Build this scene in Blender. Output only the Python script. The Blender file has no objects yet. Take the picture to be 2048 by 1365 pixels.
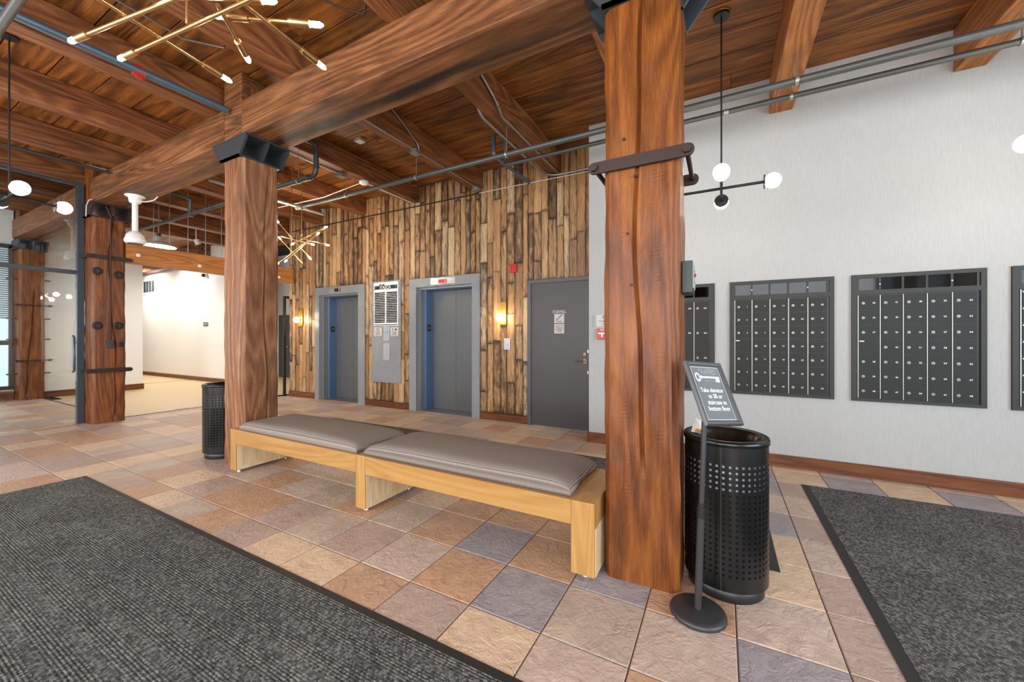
import bpy, bmesh, math, random
from mathutils import Vector, Matrix
random.seed(7)
S = bpy.context.scene
COL = S.collection
PI = math.pi

# ------------------------------------------------------------------ camera, world, daylight, exposure
YAW = 0.494083
CAM = Vector((0, 0, 1.33883))
cd = bpy.data.cameras.new('camera'); cam = bpy.data.objects.new('camera', cd); COL.objects.link(cam)
cam.location = CAM; cam.rotation_euler = (PI/2, 0, YAW)
cd.sensor_width = 36; cd.lens = 777.44/2048*36; cd.clip_start = 0.02; cd.clip_end = 200
cd.shift_y = -(682.5-673.68)/2048
S.camera = cam
S.view_settings.view_transform = 'Standard'; S.view_settings.look = 'None'
S.view_settings.gamma = 1; S.view_settings.use_curve_mapping = False
S.view_settings.exposure = 0.05
W = bpy.data.worlds.new('sky'); S.world = W; W.use_nodes = True
bg = W.node_tree.nodes['Background']; bg.inputs[0].default_value = (0.80, 0.90, 1.0, 1); bg.inputs[1].default_value = 1.6
def area(name, loc, rot, sx, sy, power, col):
    l = bpy.data.lights.new(name, 'AREA'); l.shape = 'RECTANGLE'; l.size = sx; l.size_y = sy
    l.energy = power; l.color = col
    o = bpy.data.objects.new(name, l); COL.objects.link(o); o.location = loc; o.rotation_euler = rot
    return o
DAY = (0.98, 0.98, 1.0)
for k, x in enumerate((-10.5, -6.45, -2.4, 1.65)):      # daylight in the storefront windows behind the camera
    area('window_daylight', (x, -3.12, 1.9), (PI/2, 0, 0), 3.4, 2.6, 185, DAY)
area('window_daylight', (4.5, 0.6, 1.9), (PI/2, 0, PI/2), 3.6, 2.6, 225, (0.70, 0.85, 1.0))   # daylight in the end window

# ------------------------------------------------------------------ helpers
def lin(h):
    h = h.lstrip('#'); r = []
    for i in (0, 2, 4):
        c = int(h[i:i+2], 16)/255
        r.append(c/12.92 if c <= 0.04045 else ((c+0.055)/1.055)**2.4)
    return (*r, 1)
class NT:
    def __init__(s, name):
        s.m = bpy.data.materials.new(name); s.m.use_nodes = True; s.t = s.m.node_tree
        s.b = s.t.nodes['Principled BSDF']
    def n(s, typ, **kw):
        o = s.t.nodes.new('ShaderNode'+typ)
        for k, v in kw.items():
            if k in o.inputs: s.i(o, k, v)
            else: setattr(o, k, v)
        return o
    def i(s, node, key, v):
        sock = node.inputs[key]
        if hasattr(v, 'links') or isinstance(v, bpy.types.NodeSocket): s.t.links.new(v, sock)
        else: sock.default_value = v
    def link(s, a, b): s.t.links.new(a, b)
    def math(s, op, a, b=0.5):
        o = s.n('Math', operation=op); s.i(o, 0, a); s.i(o, 1, b); return o.outputs[0]
    def mix(s, f, a, b, mode='MIX'):
        o = s.n('Mix', data_type='RGBA', blend_type=mode)
        s.i(o, 0, f); s.i(o, 6, a); s.i(o, 7, b); return o.outputs[2]
    def ramp(s, f, stops):
        o = s.n('ValToRGB'); s.i(o, 0, f)
        e = o.color_ramp.elements
        while len(e) < len(stops): e.new(0.5)
        for el, (p, c) in zip(e, stops): el.position = p; el.color = c if len(c) == 4 else (*c, 1)
        return o.outputs[0]
    def coords(s, scale=(1, 1, 1), rand=True, kind='Object'):
        tc = s.n('TexCoord'); v = tc.outputs[kind]
        if rand:
            oi = s.n('ObjectInfo')
            a = s.n('VectorMath', operation='SCALE'); s.i(a, 0, (31.7, 17.3, 43.1)); s.i(a, 'Scale', oi.outputs['Random'])
            b = s.n('VectorMath', operation='ADD'); s.i(b, 0, v); s.i(b, 1, a.outputs[0]); v = b.outputs[0]
        mp = s.n('VectorMath', operation='MULTIPLY'); s.i(mp, 0, v); s.i(mp, 1, scale)
        return mp.outputs[0]
    def noise(s, vec, scale=1, detail=4, rough=0.55, dist=0):
        o = s.n('TexNoise'); s.i(o, 'Vector', vec); s.i(o, 'Scale', scale); s.i(o, 'Detail', detail)
        s.i(o, 'Roughness', rough); s.i(o, 'Distortion', dist); return o.outputs[0]
    def bump(s, h, strength=0.3, dist=0.01):
        o = s.n('Bump'); s.i(o, 'Height', h); s.i(o, 'Strength', strength); s.i(o, 'Distance', dist)
        s.link(o.outputs[0], s.b.inputs['Normal'])
    def set(s, col=None, rough=None, metal=None, spec=None, **kw):
        if col is not None: s.i(s.b, 'Base Color', col)
        if rough is not None: s.i(s.b, 'Roughness', rough)
        if metal is not None: s.i(s.b, 'Metallic', metal)
        if spec is not None: s.i(s.b, 'Specular IOR Level', spec)
        for k, v in kw.items(): s.i(s.b, k, v)
        return s.m
def plain(name, hexc, rough=0.5, metal=0.0, var=0.0, bump=0.0, spec=0.5):
    t = NT(name); c = lin(hexc)
    nz = t.noise(t.coords((9, 9, 9)), 3, 4)
    d = tuple(x*(1-var) for x in c[:3])+(1,)
    t.set(t.mix(nz, d, c) if var else c, rough, metal, spec)
    if bump: t.bump(nz, bump, 0.003)
    return t.m
def emit(name, col, strength):
    t = NT(name); t.set((0.9, 0.9, 0.9, 1), 0.3); t.i(t.b, 'Emission Color', col); t.i(t.b, 'Emission Strength', strength); return t.m
def timber(name, axis, dark, mid, light, fine=26, stain=0.5, rough=0.55, bmp=0.35, stretch=0.045, stainc='#140b06', streak=False, thr=0.5, rings=110.0):
    """grain runs along axis (0 x, 1 y, 2 z)"""
    t = NT(name)
    sc = [1, 1, 1]; sc[axis] = stretch
    v = t.coords(sc)
    g1 = t.noise(v, fine*0.35, 4, 0.6, 1.5)                       # broad growth figure
    sc3 = [1, 1, 1]; sc3[axis] = stretch*2.4
    n0 = t.noise(t.coords(sc3), fine*0.11, 2, 0.4, 0.35)         # contour lines of a slow field read as cathedral grain
    ring = t.math('ADD', t.math('MULTIPLY', t.math('SINE', t.math('MULTIPLY', n0, rings), 0), 0.5), 0.5)
    g2 = t.noise(v, fine*6.0, 5, 0.75, 0.3)                      # fine fibre
    f = t.math('ADD', t.math('MULTIPLY', g1, 0.34), t.math('ADD', t.math('MULTIPLY', ring, 0.14), t.math('MULTIPLY', g2, 0.50)))
    col = t.ramp(f, [(0.33, lin(dark)), (0.52, lin(mid)), (0.70, lin(light))])
    sc2 = [1.6, 1.6, 1.6]; sc2[axis] = 0.40
    st = t.noise(t.coords(sc2), 1.8, 6, 0.68, 0.8)
    sm = t.ramp(st, [(thr, (0, 0, 0, 1)), (thr+0.2, (1, 1, 1, 1))])
    col = t.mix(t.math('MULTIPLY', sm, stain), col, t.mix(0.72, col, lin(stainc)))
    lt = t.ramp(t.noise(t.coords([q*0.8 for q in sc2]), 2.3, 3), [(0.45, (0, 0, 0, 1)), (0.75, (1, 1, 1, 1))])
    col = t.mix(t.math('MULTIPLY', lt, 0.35), col, t.mix(0.5, col, lin(light)))
    if streak:                                                   # long char stain left along the middle of the soffit
        oc = t.coords((1, 1, 1), False); sp = t.n('SeparateXYZ'); t.link(oc, sp.inputs[0])
        wob = t.noise(t.coords((0.5, 3, 3), False), 1.4, 4, 0.6)
        dd = t.math('ABSOLUTE', t.math('SUBTRACT', t.math('ADD', sp.outputs[1], t.math('MULTIPLY', wob, 0.16)), 2.50), 0)
        mk = t.ramp(t.math('MULTIPLY', dd, 10.0), [(0.25, (1, 1, 1, 1)), (0.75, (0, 0, 0, 1))])
        br = t.ramp(t.noise(t.coords((0.35, 1, 1), False), 2.2, 3), [(0.35, (0.1, 0.1, 0.1, 1)), (0.6, (1, 1, 1, 1))])
        col = t.mix(t.math('MULTIPLY', t.math('MULTIPLY', mk, br), 0.95), col, lin('#120f0d'))
    t.set(col, t.math('ADD', t.math('MULTIPLY', g2, 0.25), rough-0.12), spec=0.4)
    t.bump(t.math('ADD', t.math('MULTIPLY', ring, 0.35), g2), bmp, 0.005)
    return t.m
M = {}
TB = ('#4a2413', '#84431f', '#ab6434')
M['col'] = timber('hewn_column_timber', 2, '#4a250d', '#7c4317', '#9c5f24', 24, 0.75, 0.40, 0.7, 0.05, thr=0.52)
M['colgrey'] = timber('weathered_column_timber', 2, '#60391f', '#8f5c38', '#b58a62', 24, 0.6, 0.5, 0.7, 0.05)
M['beam'] = timber('stained_beam_timber', 0, '#45280f', '#7d4d2a', '#a4734a', 22, 0.85, 0.5, 0.4, streak=True, thr=0.5)
M['joist'] = timber('stained_joist_timber', 1, '#4a2810', '#834e29', '#a97042', 24, 0.75, 0.5, 0.4)
M['joistlt'] = timber('orange_joist_timber', 1, '#6a3a1a', '#a0632f', '#c08446', 24, 0.35, 0.55, 0.35, thr=0.55)
M['deck'] = timber('ceiling_deck_boards', 0, '#40220b', '#8c531f', '#ba7933', 24, 0.95, 0.5, 0.35, 0.04, thr=0.46, rings=70.0)
M['header'] = timber('orange_pine_header', 1, '#8e5320', '#b87639', '#d09553', 24, 0.3, 0.5, 0.2, thr=0.58)
M['base'] = timber('stained_baseboard', 0, '#4a2512', '#70401f', '#8a552d', 24, 0.5, 0.4, 0.15)
M['basey'] = timber('stained_baseboard_side', 1, '#4a2512', '#70401f', '#8a552d', 24, 0.5, 0.4, 0.15)
M['oak'] = timber('honey_oak', 0, '#a3763f', '#b1854b', '#bf955b', 34, 0.06, 0.35, 0.06, 0.035, '#7a4d1c')
M['oakz'] = timber('honey_oak_upright', 2, '#a3763f', '#b1854b', '#bf955b', 34, 0.06, 0.35, 0.06, 0.035, '#7a4d1c')
M['oakpale'] = timber('pale_oak_veneer', 2, '#c7a677', '#d8be93', '#e3d0ae', 30, 0.06, 0.45, 0.06, 0.05, '#a98250')

def barn():
    t = NT('charred_reclaimed_board')
    oi = t.n('ObjectInfo'); r = oi.outputs['Random']
    v = t.coords((1, 1, 0.05))
    g = t.noise(v, 34, 5, 0.7, 1.0); gf = t.noise(v, 160, 4, 0.7)
    kn = t.noise(t.coords((7.5, 7.5, 2.0)), 1.2, 4, 0.6, 2.0)
    r2 = t.math('FRACT', t.math('MULTIPLY', r, 7.31), 0)
    base = t.ramp(r, [(0.0, lin('#b08050')), (0.3, lin('#d6a871')), (0.55, lin('#c4925b')), (0.8, lin('#e6c596')), (1.0, lin('#9c7048'))])
    fg = t.math('ADD', t.math('MULTIPLY', g, 0.65), t.math('MULTIPLY', gf, 0.35))
    col = t.mix(t.ramp(fg, [(0.38, (1, 1, 1, 1)), (0.60, (0, 0, 0, 1))]), base, t.mix(0.62, base, lin('#3a2210')))
    # scorched edges and ends: distance to the board's own outline
    tc = t.n('TexCoord'); sp = t.n('SeparateXYZ'); t.link(tc.outputs['Generated'], sp.inputs[0])
    ex = t.math('MULTIPLY', t.math('ABSOLUTE', t.math('SUBTRACT', sp.outputs[0], 0.5), 0), 2.0)
    ez = t.math('MULTIPLY', t.math('ABSOLUTE', t.math('SUBTRACT', sp.outputs[2], 0.5), 0), 2.0)
    e1 = t.math('POWER', ex, 3.2); e2 = t.math('POWER', ez, 14.0)
    kn2 = t.noise(t.coords((16, 16, 3.2)), 1.0, 4, 0.65, 1.5)
    amt = t.math('ADD', t.math('MULTIPLY', t.math('MAXIMUM', e1, e2), 0.20), t.math('MULTIPLY', t.math('SUBTRACT', r2, 0.5), 0.30))
    hf = t.math('ADD', t.math('ADD', t.math('MULTIPLY', kn, 0.62), t.math('MULTIPLY', kn2, 0.38)), amt)
    col = t.mix(t.math('MULTIPLY', t.ramp(hf, [(0.43, (0, 0, 0, 1)), (0.62, (1, 1, 1, 1))]), 0.66), col, t.mix(0.75, col, lin('#3d2210')))
    col = t.mix(t.math('MULTIPLY', t.ramp(hf, [(0.56, (0, 0, 0, 1)), (0.76, (1, 1, 1, 1))]), 0.88), col, lin('#1d1009'))
    t.set(col, 0.5, spec=0.4); t.bump(t.math('ADD', fg, t.math('MULTIPLY', kn, 0.6)), 0.4, 0.006)
    return t.m
M['barn'] = barn()

def wallpaper():
    t = NT('ribbed_grey_wallpaper')
    v = t.coords((60, 60, 3.2), False)
    n1 = t.noise(v, 3.0, 3, 0.6); n2 = t.noise(t.coords((1, 1, 1), False), 1.5, 3)
    col = t.mix(n1, lin('#a09f9b'), lin('#bebdba'))
    t.set(t.mix(t.math('MULTIPLY', n2, 0.25), col, lin('#abaaa6')), 0.75, spec=0.2); t.bump(n1, 0.25, 0.004)
    return t.m
M['paper'] = wallpaper()
M['white'] = plain('white_wall_paint', '#e6e4e0', 0.5, var=0.04, spec=0.4)
M['slatepaint'] = plain('grout_and_slab', '#6d5d50', 0.85, var=0.25)
M['dark'] = plain('dark_gap', '#1a120c', 0.9)

def tile_mat(name, a, b, c):
    t = NT(name)
    v = t.coords((1, 1, 1))
    n1 = t.noise(v, 6.5, 5, 0.62, 1.2); n2 = t.noise(v, 28, 6, 0.7, 0.5); n3 = t.noise(v, 2.6, 2, 0.5, 0.4)
    vo = t.n('TexVoronoi', feature='DISTANCE_TO_EDGE'); 
    dv = t.n('VectorMath', operation='ADD'); t.i(dv, 0, v)
    nn = t.n('TexNoise'); t.i(nn, 'Vector', v); t.i(nn, 'Scale', 7.0); t.i(nn, 'Detail', 3)
    sc = t.n('VectorMath', operation='SCALE'); t.i(sc, 0, nn.outputs[1]); t.i(sc, 'Scale', 0.35); t.link(sc.outputs[0], dv.inputs[1])
    t.i(vo, 'Vector', dv.outputs[0]); t.i(vo, 'Scale', 4.5)
    cr = t.ramp(vo.outputs[0], [(0.0, (0, 0, 0, 1)), (0.035, (1, 1, 1, 1))])
    crm = t.math('MULTIPLY', t.math('SUBTRACT', 1.0, cr), t.ramp(n3, [(0.5, (0, 0, 0, 1)), (0.62, (1, 1, 1, 1))]))
    col = t.mix(t.ramp(n1, [(0.33, (0, 0, 0, 1)), (0.68, (1, 1, 1, 1))]), lin(a), lin(b))
    col = t.mix(t.math('MULTIPLY', t.ramp(n3, [(0.42, (0, 0, 0, 1)), (0.7, (1, 1, 1, 1))]), 0.6), col, lin(c))
    col = t.mix(t.math('MULTIPLY', t.ramp(n2, [(0.55, (0, 0, 0, 1)), (0.75, (1, 1, 1, 1))]), 0.30), col, lin('#5b4234'))
    col = t.mix(t.math('MULTIPLY', crm, 0.18), col, lin('#5a4335'))
    t.set(col, t.math('ADD', 0.25, t.math('MULTIPLY', n1, 0.26)), spec=0.5)
    rg = t.math('ABSOLUTE', t.math('SUBTRACT', t.noise(v, 9.0, 8, 0.6, 1.6), 0.5), 0)
    h = t.math('SUBTRACT', t.math('ADD', t.math('MULTIPLY', n1, 0.8), t.math('ADD', t.math('MULTIPLY', n2, 0.5), t.math('MULTIPLY', rg, 1.6))), t.math('MULTIPLY', crm, 0.25))
    t.bump(h, 0.75, 0.012)
    return t.m
TM = {'P': tile_mat('slate_tile_purple', '#928a8a', '#aaa1a1', '#978f95'),
      'T': tile_mat('slate_tile_tan', '#b29e8b', '#c8b4a0', '#b0a194'),
      'O': tile_mat('slate_tile_rust', '#b48d6e', '#cca483', '#b8977e'),
      'C': tile_mat('slate_tile_cream', '#caac8d', '#dfc3a4', '#ceb298'),
      'K': tile_mat('slate_tile_pink', '#baa392', '#d0b9a8', '#c0ab9e'),
      'R': tile_mat('slate_tile_rose', '#ab9385', '#c0a697', '#a8958d')}
def floorwood():
    t = NT('pale_oak_floor'); v = t.coords((0.06, 1, 1))
    g = t.noise(v, 30, 4, 0.6, 0.5); oi = t.n('ObjectInfo')
    t.set(t.mix(g, lin('#c9ab7c'), lin('#e0c79d')), 0.35); return t.m
M['oakfloor'] = floorwood()
def mat_carpet():
    t = NT('charcoal_ribbed_mat')
    tc = t.coords((1, 1, 1), False)
    sp = t.n('SeparateXYZ'); t.link(tc, sp.inputs[0])
    vo = t.n('TexVoronoi', feature='F1'); t.i(vo, 'Randomness', 0.3)
    st = t.n('VectorMath', operation='MULTIPLY'); t.i(st, 0, tc); t.i(st, 1, (1.0, 0.82, 1.0)); t.link(st.outputs[0], vo.inputs['Vector']); t.i(vo, 'Scale', 100.0)
    sc = t.n('SeparateColor'); t.link(vo.outputs[1], sc.inputs[0])
    nub = t.ramp(vo.outputs[0], [(0.15, (1, 1, 1, 1)), (0.75, (0, 0, 0, 1))])
    rib = t.math('SINE', t.math('MULTIPLY', sp.outputs[1], 2*PI/0.0135), 0)
    big = t.noise(tc, 2.2, 4, 0.55); sp2 = t.noise(tc, 500, 2, 0.6)
    f = t.math('ADD', t.math('MULTIPLY', nub, 0.26), t.math('MULTIPLY', sc.outputs[0], 0.34))
    f = t.math('ADD', f, t.math('ADD', t.math('MULTIPLY', rib, 0.07), t.math('MULTIPLY', t.math('SUBTRACT', big, 0.5), 0.25)))
    f = t.math('ADD', f, t.math('MULTIPLY', t.math('SUBTRACT', sp2, 0.4), 0.5))
    t.set(t.ramp(f, [(0.06, lin('#2a2a28')), (0.36, lin('#585855')), (0.80, lin('#a2a29e'))]), 0.95, spec=0.1)
    t.bump(t.math('ADD', nub, t.math('MULTIPLY', rib, 0.2)), 0.7, 0.004); return t.m
M['mat'] = mat_carpet()
M['rubber'] = plain('black_rubber_edge', '#2c2c2a', 0.6, var=0.2, bump=0.2)
def diamond():
    t = NT('diamond_plate_steel'); v = t.coords((1, 1, 1), False)
    sp = t.n('SeparateXYZ'); t.link(v, sp.inputs[0])
    xx = t.math('ADD', sp.outputs[0], sp.outputs[1])
    k = 2*PI/0.032
    a = t.math('SINE', t.math('MULTIPLY', t.math('ADD', xx, sp.outputs[2]), k))
    b = t.math('SINE', t.math('MULTIPLY', t.math('SUBTRACT', xx, sp.outputs[2]), k))
    m = t.math('MAXIMUM', t.math('SUBTRACT', t.math('MULTIPLY', a, t.math('ABSOLUTE', a, 0)), 0.2), t.math('SUBTRACT', t.math('MULTIPLY', b, t.math('ABSOLUTE', b, 0)), 0.2))
    nz = t.noise(v, 4, 3)
    t.set(t.mix(t.ramp(m, [(0.1, (0, 0, 0, 1)), (0.6, (1, 1, 1, 1))]), lin('#7d848a'), lin('#c9cdd0')), 0.38, 0.6)
    t.bump(m, 0.7, 0.004); return t.m
M['diamond'] = diamond()
M['elev'] = plain('brushed_grey_steel_door', '#6f7172', 0.42, 0.35, var=0.25)
M['elevjamb'] = plain('steel_jamb_daylight_tint', '#6585aa', 0.4, 0.5, var=0.1)  # blue of reflected daylight put into the jamb colour
M['stair'] = plain('dark_grey_painted_steel', '#474342', 0.45, 0.0, var=0.16)
M['stairframe'] = plain('grey_painted_frame', '#515053', 0.45)
M['steel'] = plain('satin_steel', '#b9bab8', 0.3, 0.9)
M['locksteel'] = plain('worn_lock_face', '#8a8a86', 0.4, 0.6)
M['steeldull'] = plain('galvanised_conduit', '#a9aaa6', 0.4, 0.8, var=0.12)
M['pipe'] = plain('grey_iron_pipe', '#5b5b57', 0.45, 0.45, var=0.2)
M['pipeblue'] = plain('blue_grey_pipe', '#5f7480', 0.4, 0.45, var=0.25)
M['pipeblack'] = plain('black_iron_pipe', '#43423f', 0.42, 0.4, var=0.2)
M['iron'] = plain('dark_brown_iron', '#3d2d27', 0.55, 0.35, var=0.25, bump=0.2)
M['castiron'] = plain('blackened_cast_iron', '#4c5155', 0.45, 0.5, var=0.3, bump=0.2)
M['black'] = plain('satin_black', '#1b1b1b', 0.4)
M['blackgloss'] = plain('glossy_black_enamel', '#0e0e0e', 0.25, 0.0, var=0.1)
M['standgrey'] = plain('charcoal_metal', '#3b3b3b', 0.4, 0.3)
M['gunframe'] = plain('dark_grey_snap_frame', '#5b5d5f', 0.35, 0.5)
M['mailframe'] = plain('charcoal_aluminium_frame', '#383834', 0.5, 0.0, var=0.15, spec=0.3)
M['maildoor'] = plain('charcoal_mailbox_door', '#2b2b28', 0.5, 0.0, var=0.12, spec=0.25)
M['mailhinge'] = plain('worn_bright_hinge', '#9c9c92', 0.4, 0.6)
M['mailglass'] = plain('dark_mailbox_glass', '#040404', 0.05, spec=0.3)
M['brass'] = plain('brushed_brass', '#c9a56e', 0.30, 0.95)
M['brasspl'] = plain('brass_plate', '#a5823d', 0.4, 0.8)
M['bronze'] = plain('bronze_lever', '#7b6650', 0.35, 0.8)
M['red'] = plain('fire_red', '#c21c17', 0.35)
M['redbrown'] = plain('red_clamp', '#a83222', 0.5)
M['signgrey'] = plain('light_grey_sign', '#c7c2ba', 0.5)
M['print'] = plain('black_print', '#1c1b1a', 0.6)
M['printw'] = plain('white_print', '#efefec', 0.5)
M['printg'] = plain('grey_print', '#9a9d9e', 0.5)
M['poster'] = plain('grey_poster', '#6d7376', 0.25, var=0.1)
M['whiteplastic'] = plain('white_plastic', '#e9e8e4', 0.4)
M['greyplate'] = plain('grey_switch_plate', '#b9bdc0', 0.35, 0.4)
M['liner'] = plain('grey_bin_liner', '#9da0a3', 0.35)
M['teal'] = plain('teal_print', '#1d7f8f', 0.5)
M['orange'] = plain('orange_print', '#d9822b', 0.5)
M['green'] = plain('dark_green_case', '#26332a', 0.45)
M['greenlt'] = plain('pale_green_panel', '#9fb0a8', 0.45)
M['cable'] = plain('black_cable', '#241d18', 0.6)
M['cablew'] = plain('white_cable', '#d8d4cc', 0.6)
M['panedoor'] = plain('dark_grey_door', '#4d4e4c', 0.45)
M['blind'] = plain('white_window_blind', '#dfe6e6', 0.6)
def fabric():
    t = NT('grey_woven_upholstery'); v = t.coords((1, 1, 1), False)
    sp = t.n('SeparateXYZ'); t.link(v, sp.inputs[0])
    k = 2*PI/0.020
    a = t.math('SINE', t.math('MULTIPLY', t.math('ADD', sp.outputs[0], sp.outputs[1]), k))
    b = t.math('SINE', t.math('MULTIPLY', t.math('SUBTRACT', sp.outputs[0], sp.outputs[1]), k))
    w = t.math('MULTIPLY', a, b); n = t.noise(v, 300, 2); n2 = t.noise(v, 3, 3)
    f = t.math('ADD', t.math('MULTIPLY', w, 0.32), t.math('ADD', t.math('MULTIPLY', n, 0.4), 0.3))
    col = t.ramp(f, [(0.2, lin('#4c433c')), (0.5, lin('#84786d')), (0.85, lin('#b1a599'))])
    t.set(t.mix(t.math('MULTIPLY', n2, 0.35), col, lin('#7d7875')), 0.9, spec=0.15); t.bump(w, 0.3, 0.002); return t.m
M['fabric'] = fabric()
def glass(name, col, rough=0.0, mixf=0.12):
    t = NT(name)
    tr = t.n('BsdfTransparent'); tr.inputs[0].default_value = col
    gl = t.n('BsdfGlossy'); gl.inputs['Roughness'].default_value = rough
    fr = t.n('Fresnel'); fr.inputs[0].default_value = 1.5
    mx = t.n('MixShader'); t.link(t.math('ADD', fr.outputs[0], mixf), mx.inputs[0])
    t.link(tr.outputs[0], mx.inputs[1]); t.link(gl.outputs[0], mx.inputs[2])
    t.link(mx.outputs[0], t.t.nodes['Material Output'].inputs[0]); return t.m
M['glass'] = glass('partition_glass', (0.94, 0.97, 0.97, 1), 0.02, 0.05)
M['winglass'] = glass('window_glass', (0.92, 0.97, 0.98, 1), 0.0, 0.02)
M['bulbcool'] = emit('cool_tube_bulb', (1.0, 0.93, 0.90, 1), 115)
M['bulbwarm'] = emit('warm_tube_bulb', (1.0, 0.86, 0.66, 1), 620)
M['globe'] = emit('opal_globe', (1.0, 0.91, 0.80, 1), 48)
M['globewarm'] = emit('warm_opal_globe', (1.0, 0.80, 0.52, 1), 60)
M['domelight'] = emit('dome_lamp_glow', (1.0, 0.90, 0.76, 1), 45)
M['redled'] = emit('red_led', (1.0, 0.05, 0.04, 1), 2.5)
M['tracklight'] = emit('track_lamp_face', (1.0, 0.95, 0.88, 1), 40)

class MB:
    """collects shapes into one mesh"""
    def __init__(s): s.v = []; s.f = []; s.sm = []; s.mi = []; s.cur = 0
    def add(s, vs, fs, smooth=False):
        o = len(s.v); s.v += [tuple(p) for p in vs]
        for f in fs: s.f.append(tuple(i+o for i in f)); s.sm.append(smooth); s.mi.append(s.cur)
        return s
    def box(s, x0, x1, y0, y1, z0, z1, bev=0.0):
        if bev <= 0:
            vs = [(x, y, z) for z in (z0, z1) for y in (y0, y1) for x in (x0, x1)]
            return s.add(vs, [(0, 2, 3, 1), (4, 5, 7, 6), (0, 1, 5, 4), (2, 6, 7, 3), (0, 4, 6, 2), (1, 3, 7, 5)])
        bm = bmesh.new(); bmesh.ops.create_cube(bm, size=1)
        for v in bm.verts: v.co = Vector(((x0+x1)/2+v.co.x*(x1-x0), (y0+y1)/2+v.co.y*(y1-y0), (z0+z1)/2+v.co.z*(z1-z0)))
        bmesh.ops.bevel(bm, geom=bm.edges[:], offset=bev, segments=2, affect='EDGES', profile=0.6)
        bm.verts.index_update()
        s.add([v.co[:] for v in bm.verts], [[v.index for v in f.verts] for f in bm.faces]); bm.free(); return s
    def ring(s, c, ax, r, n, ph=0):
        ax = Vector(ax).normalized(); a = Vector((0, 0, 1)) if abs(ax.z) < 0.9 else Vector((1, 0, 0))
        u = ax.cross(a).normalized(); w = ax.cross(u)
        return [tuple(Vector(c)+u*(r*math.cos(ph+2*PI*i/n))+w*(r*math.sin(ph+2*PI*i/n))) for i in range(n)]
    def cyl(s, p0, p1, r0, r1=None, n=12, caps=True, smooth=True):
        r1 = r0 if r1 is None else r1; d = Vector(p1)-Vector(p0)
        a = s.ring(p0, d, r0, n); b = s.ring(p1, d, r1, n)
        s.add(a+b, [(i, (i+1) % n, n+(i+1) % n, n+i) for i in range(n)], smooth)
        if caps: s.add(a, [tuple(reversed(range(n)))]); s.add(b, [tuple(range(n))])
        return s
    def tube(s, pts, r, n=10, caps=True):
        pts = [Vector(p) for p in pts]; rings = []
        for i, p in enumerate(pts):
            d = (pts[min(i+1, len(pts)-1)]-pts[max(i-1, 0)])
            rings.append(d.normalized())
        u = None; vs = []
        for p, d in zip(pts, rings):
            if u is None: u = d.cross(Vector((0, 0, 1)) if abs(d.z) < 0.9 else Vector((1, 0, 0))).normalized()
            else: u = (u-d*u.dot(d)).normalized()
            w = d.cross(u)
            vs += [tuple(p+u*(r*math.cos(2*PI*i/n))+w*(r*math.sin(2*PI*i/n))) for i in range(n)]
        fs = []
        for k in range(len(pts)-1):
            fs += [(k*n+i, k*n+(i+1) % n, (k+1)*n+(i+1) % n, (k+1)*n+i) for i in range(n)]
        s.add(vs, fs, True)
        if caps: s.add(vs[:n], [tuple(reversed(range(n)))]); s.add(vs[-n:], [tuple(range(n))])
        return s
    def sphere(s, c, r, n=20, m=12, sz=1.0):
        vs = [(c[0], c[1], c[2]+r*sz)]
        for j in range(1, m):
            t = PI*j/m
            vs += [(c[0]+r*math.sin(t)*math.cos(2*PI*i/n), c[1]+r*math.sin(t)*math.sin(2*PI*i/n), c[2]+r*sz*math.cos(t)) for i in range(n)]
        vs.append((c[0], c[1], c[2]-r*sz)); fs = []
        for i in range(n): fs.append((0, 1+i, 1+(i+1) % n))
        for j in range(m-2):
            fs += [(1+j*n+i, 1+(j+1)*n+i, 1+(j+1)*n+(i+1) % n, 1+j*n+(i+1) % n) for i in range(n)]
        L = len(vs)-1
        for i in range(n): fs.append((L, 1+(m-2)*n+(i+1) % n, 1+(m-2)*n+i))
        return s.add(vs, fs, True)
    def lathe(s, c, prof, n=32, smooth=True, close=False):
        vs = []
        for r, z in prof: vs += [(c[0]+r*math.cos(2*PI*i/n), c[1]+r*math.sin(2*PI*i/n), c[2]+z) for i in range(n)]
        fs = []
        K = len(prof)
        for k in range(K-1 if not close else K):
            k2 = (k+1) % K
            fs += [(k*n+i, k*n+(i+1) % n, k2*n+(i+1) % n, k2*n+i) for i in range(n)]
        return s.add(vs, fs, smooth)
    def prism(s, poly, ax, a, b):
        """poly: 2-D outline in the plane across axis ax (0:(y,z) 1:(x,z) 2:(x,y))"""
        def P(p, t): return (t, p[0], p[1]) if ax == 0 else (p[0], t, p[1]) if ax == 1 else (p[0], p[1], t)
        n = len(poly); vs = [P(p, a) for p in poly]+[P(p, b) for p in poly]
        return s.add(vs, [tuple(range(n)), tuple(reversed(range(n, 2*n)))]+[(i, n+i, n+(i+1) % n, (i+1) % n) for i in range(n)])
    def build(s, name, mats, parent=None, off=(0, 0, 0), fixn=True):
        me = bpy.data.meshes.new(name)
        o = off
        me.from_pydata([(v[0]-o[0], v[1]-o[1], v[2]-o[2]) for v in s.v], [], s.f)
        me.polygons.foreach_set('use_smooth', s.sm)
        if not isinstance(mats, (list, tuple)): mats = [mats]
        for m in mats: me.materials.append(m)
        if len(mats) > 1: me.polygons.foreach_set('material_index', s.mi)
        if fixn:
            bm = bmesh.new(); bm.from_mesh(me); bmesh.ops.recalc_face_normals(bm, faces=bm.faces[:]); bm.to_mesh(me); bm.free()
        me.update()
        ob = bpy.data.objects.new(name, me); COL.objects.link(ob)
        if parent: ob.parent = parent
        return ob
def tag(o, label=None, cat=None, group=None, kind=None):
    if label: o['label'] = label
    if cat: o['category'] = cat
    if group: o['group'] = group
    if kind: o['kind'] = kind
    return o
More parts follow.
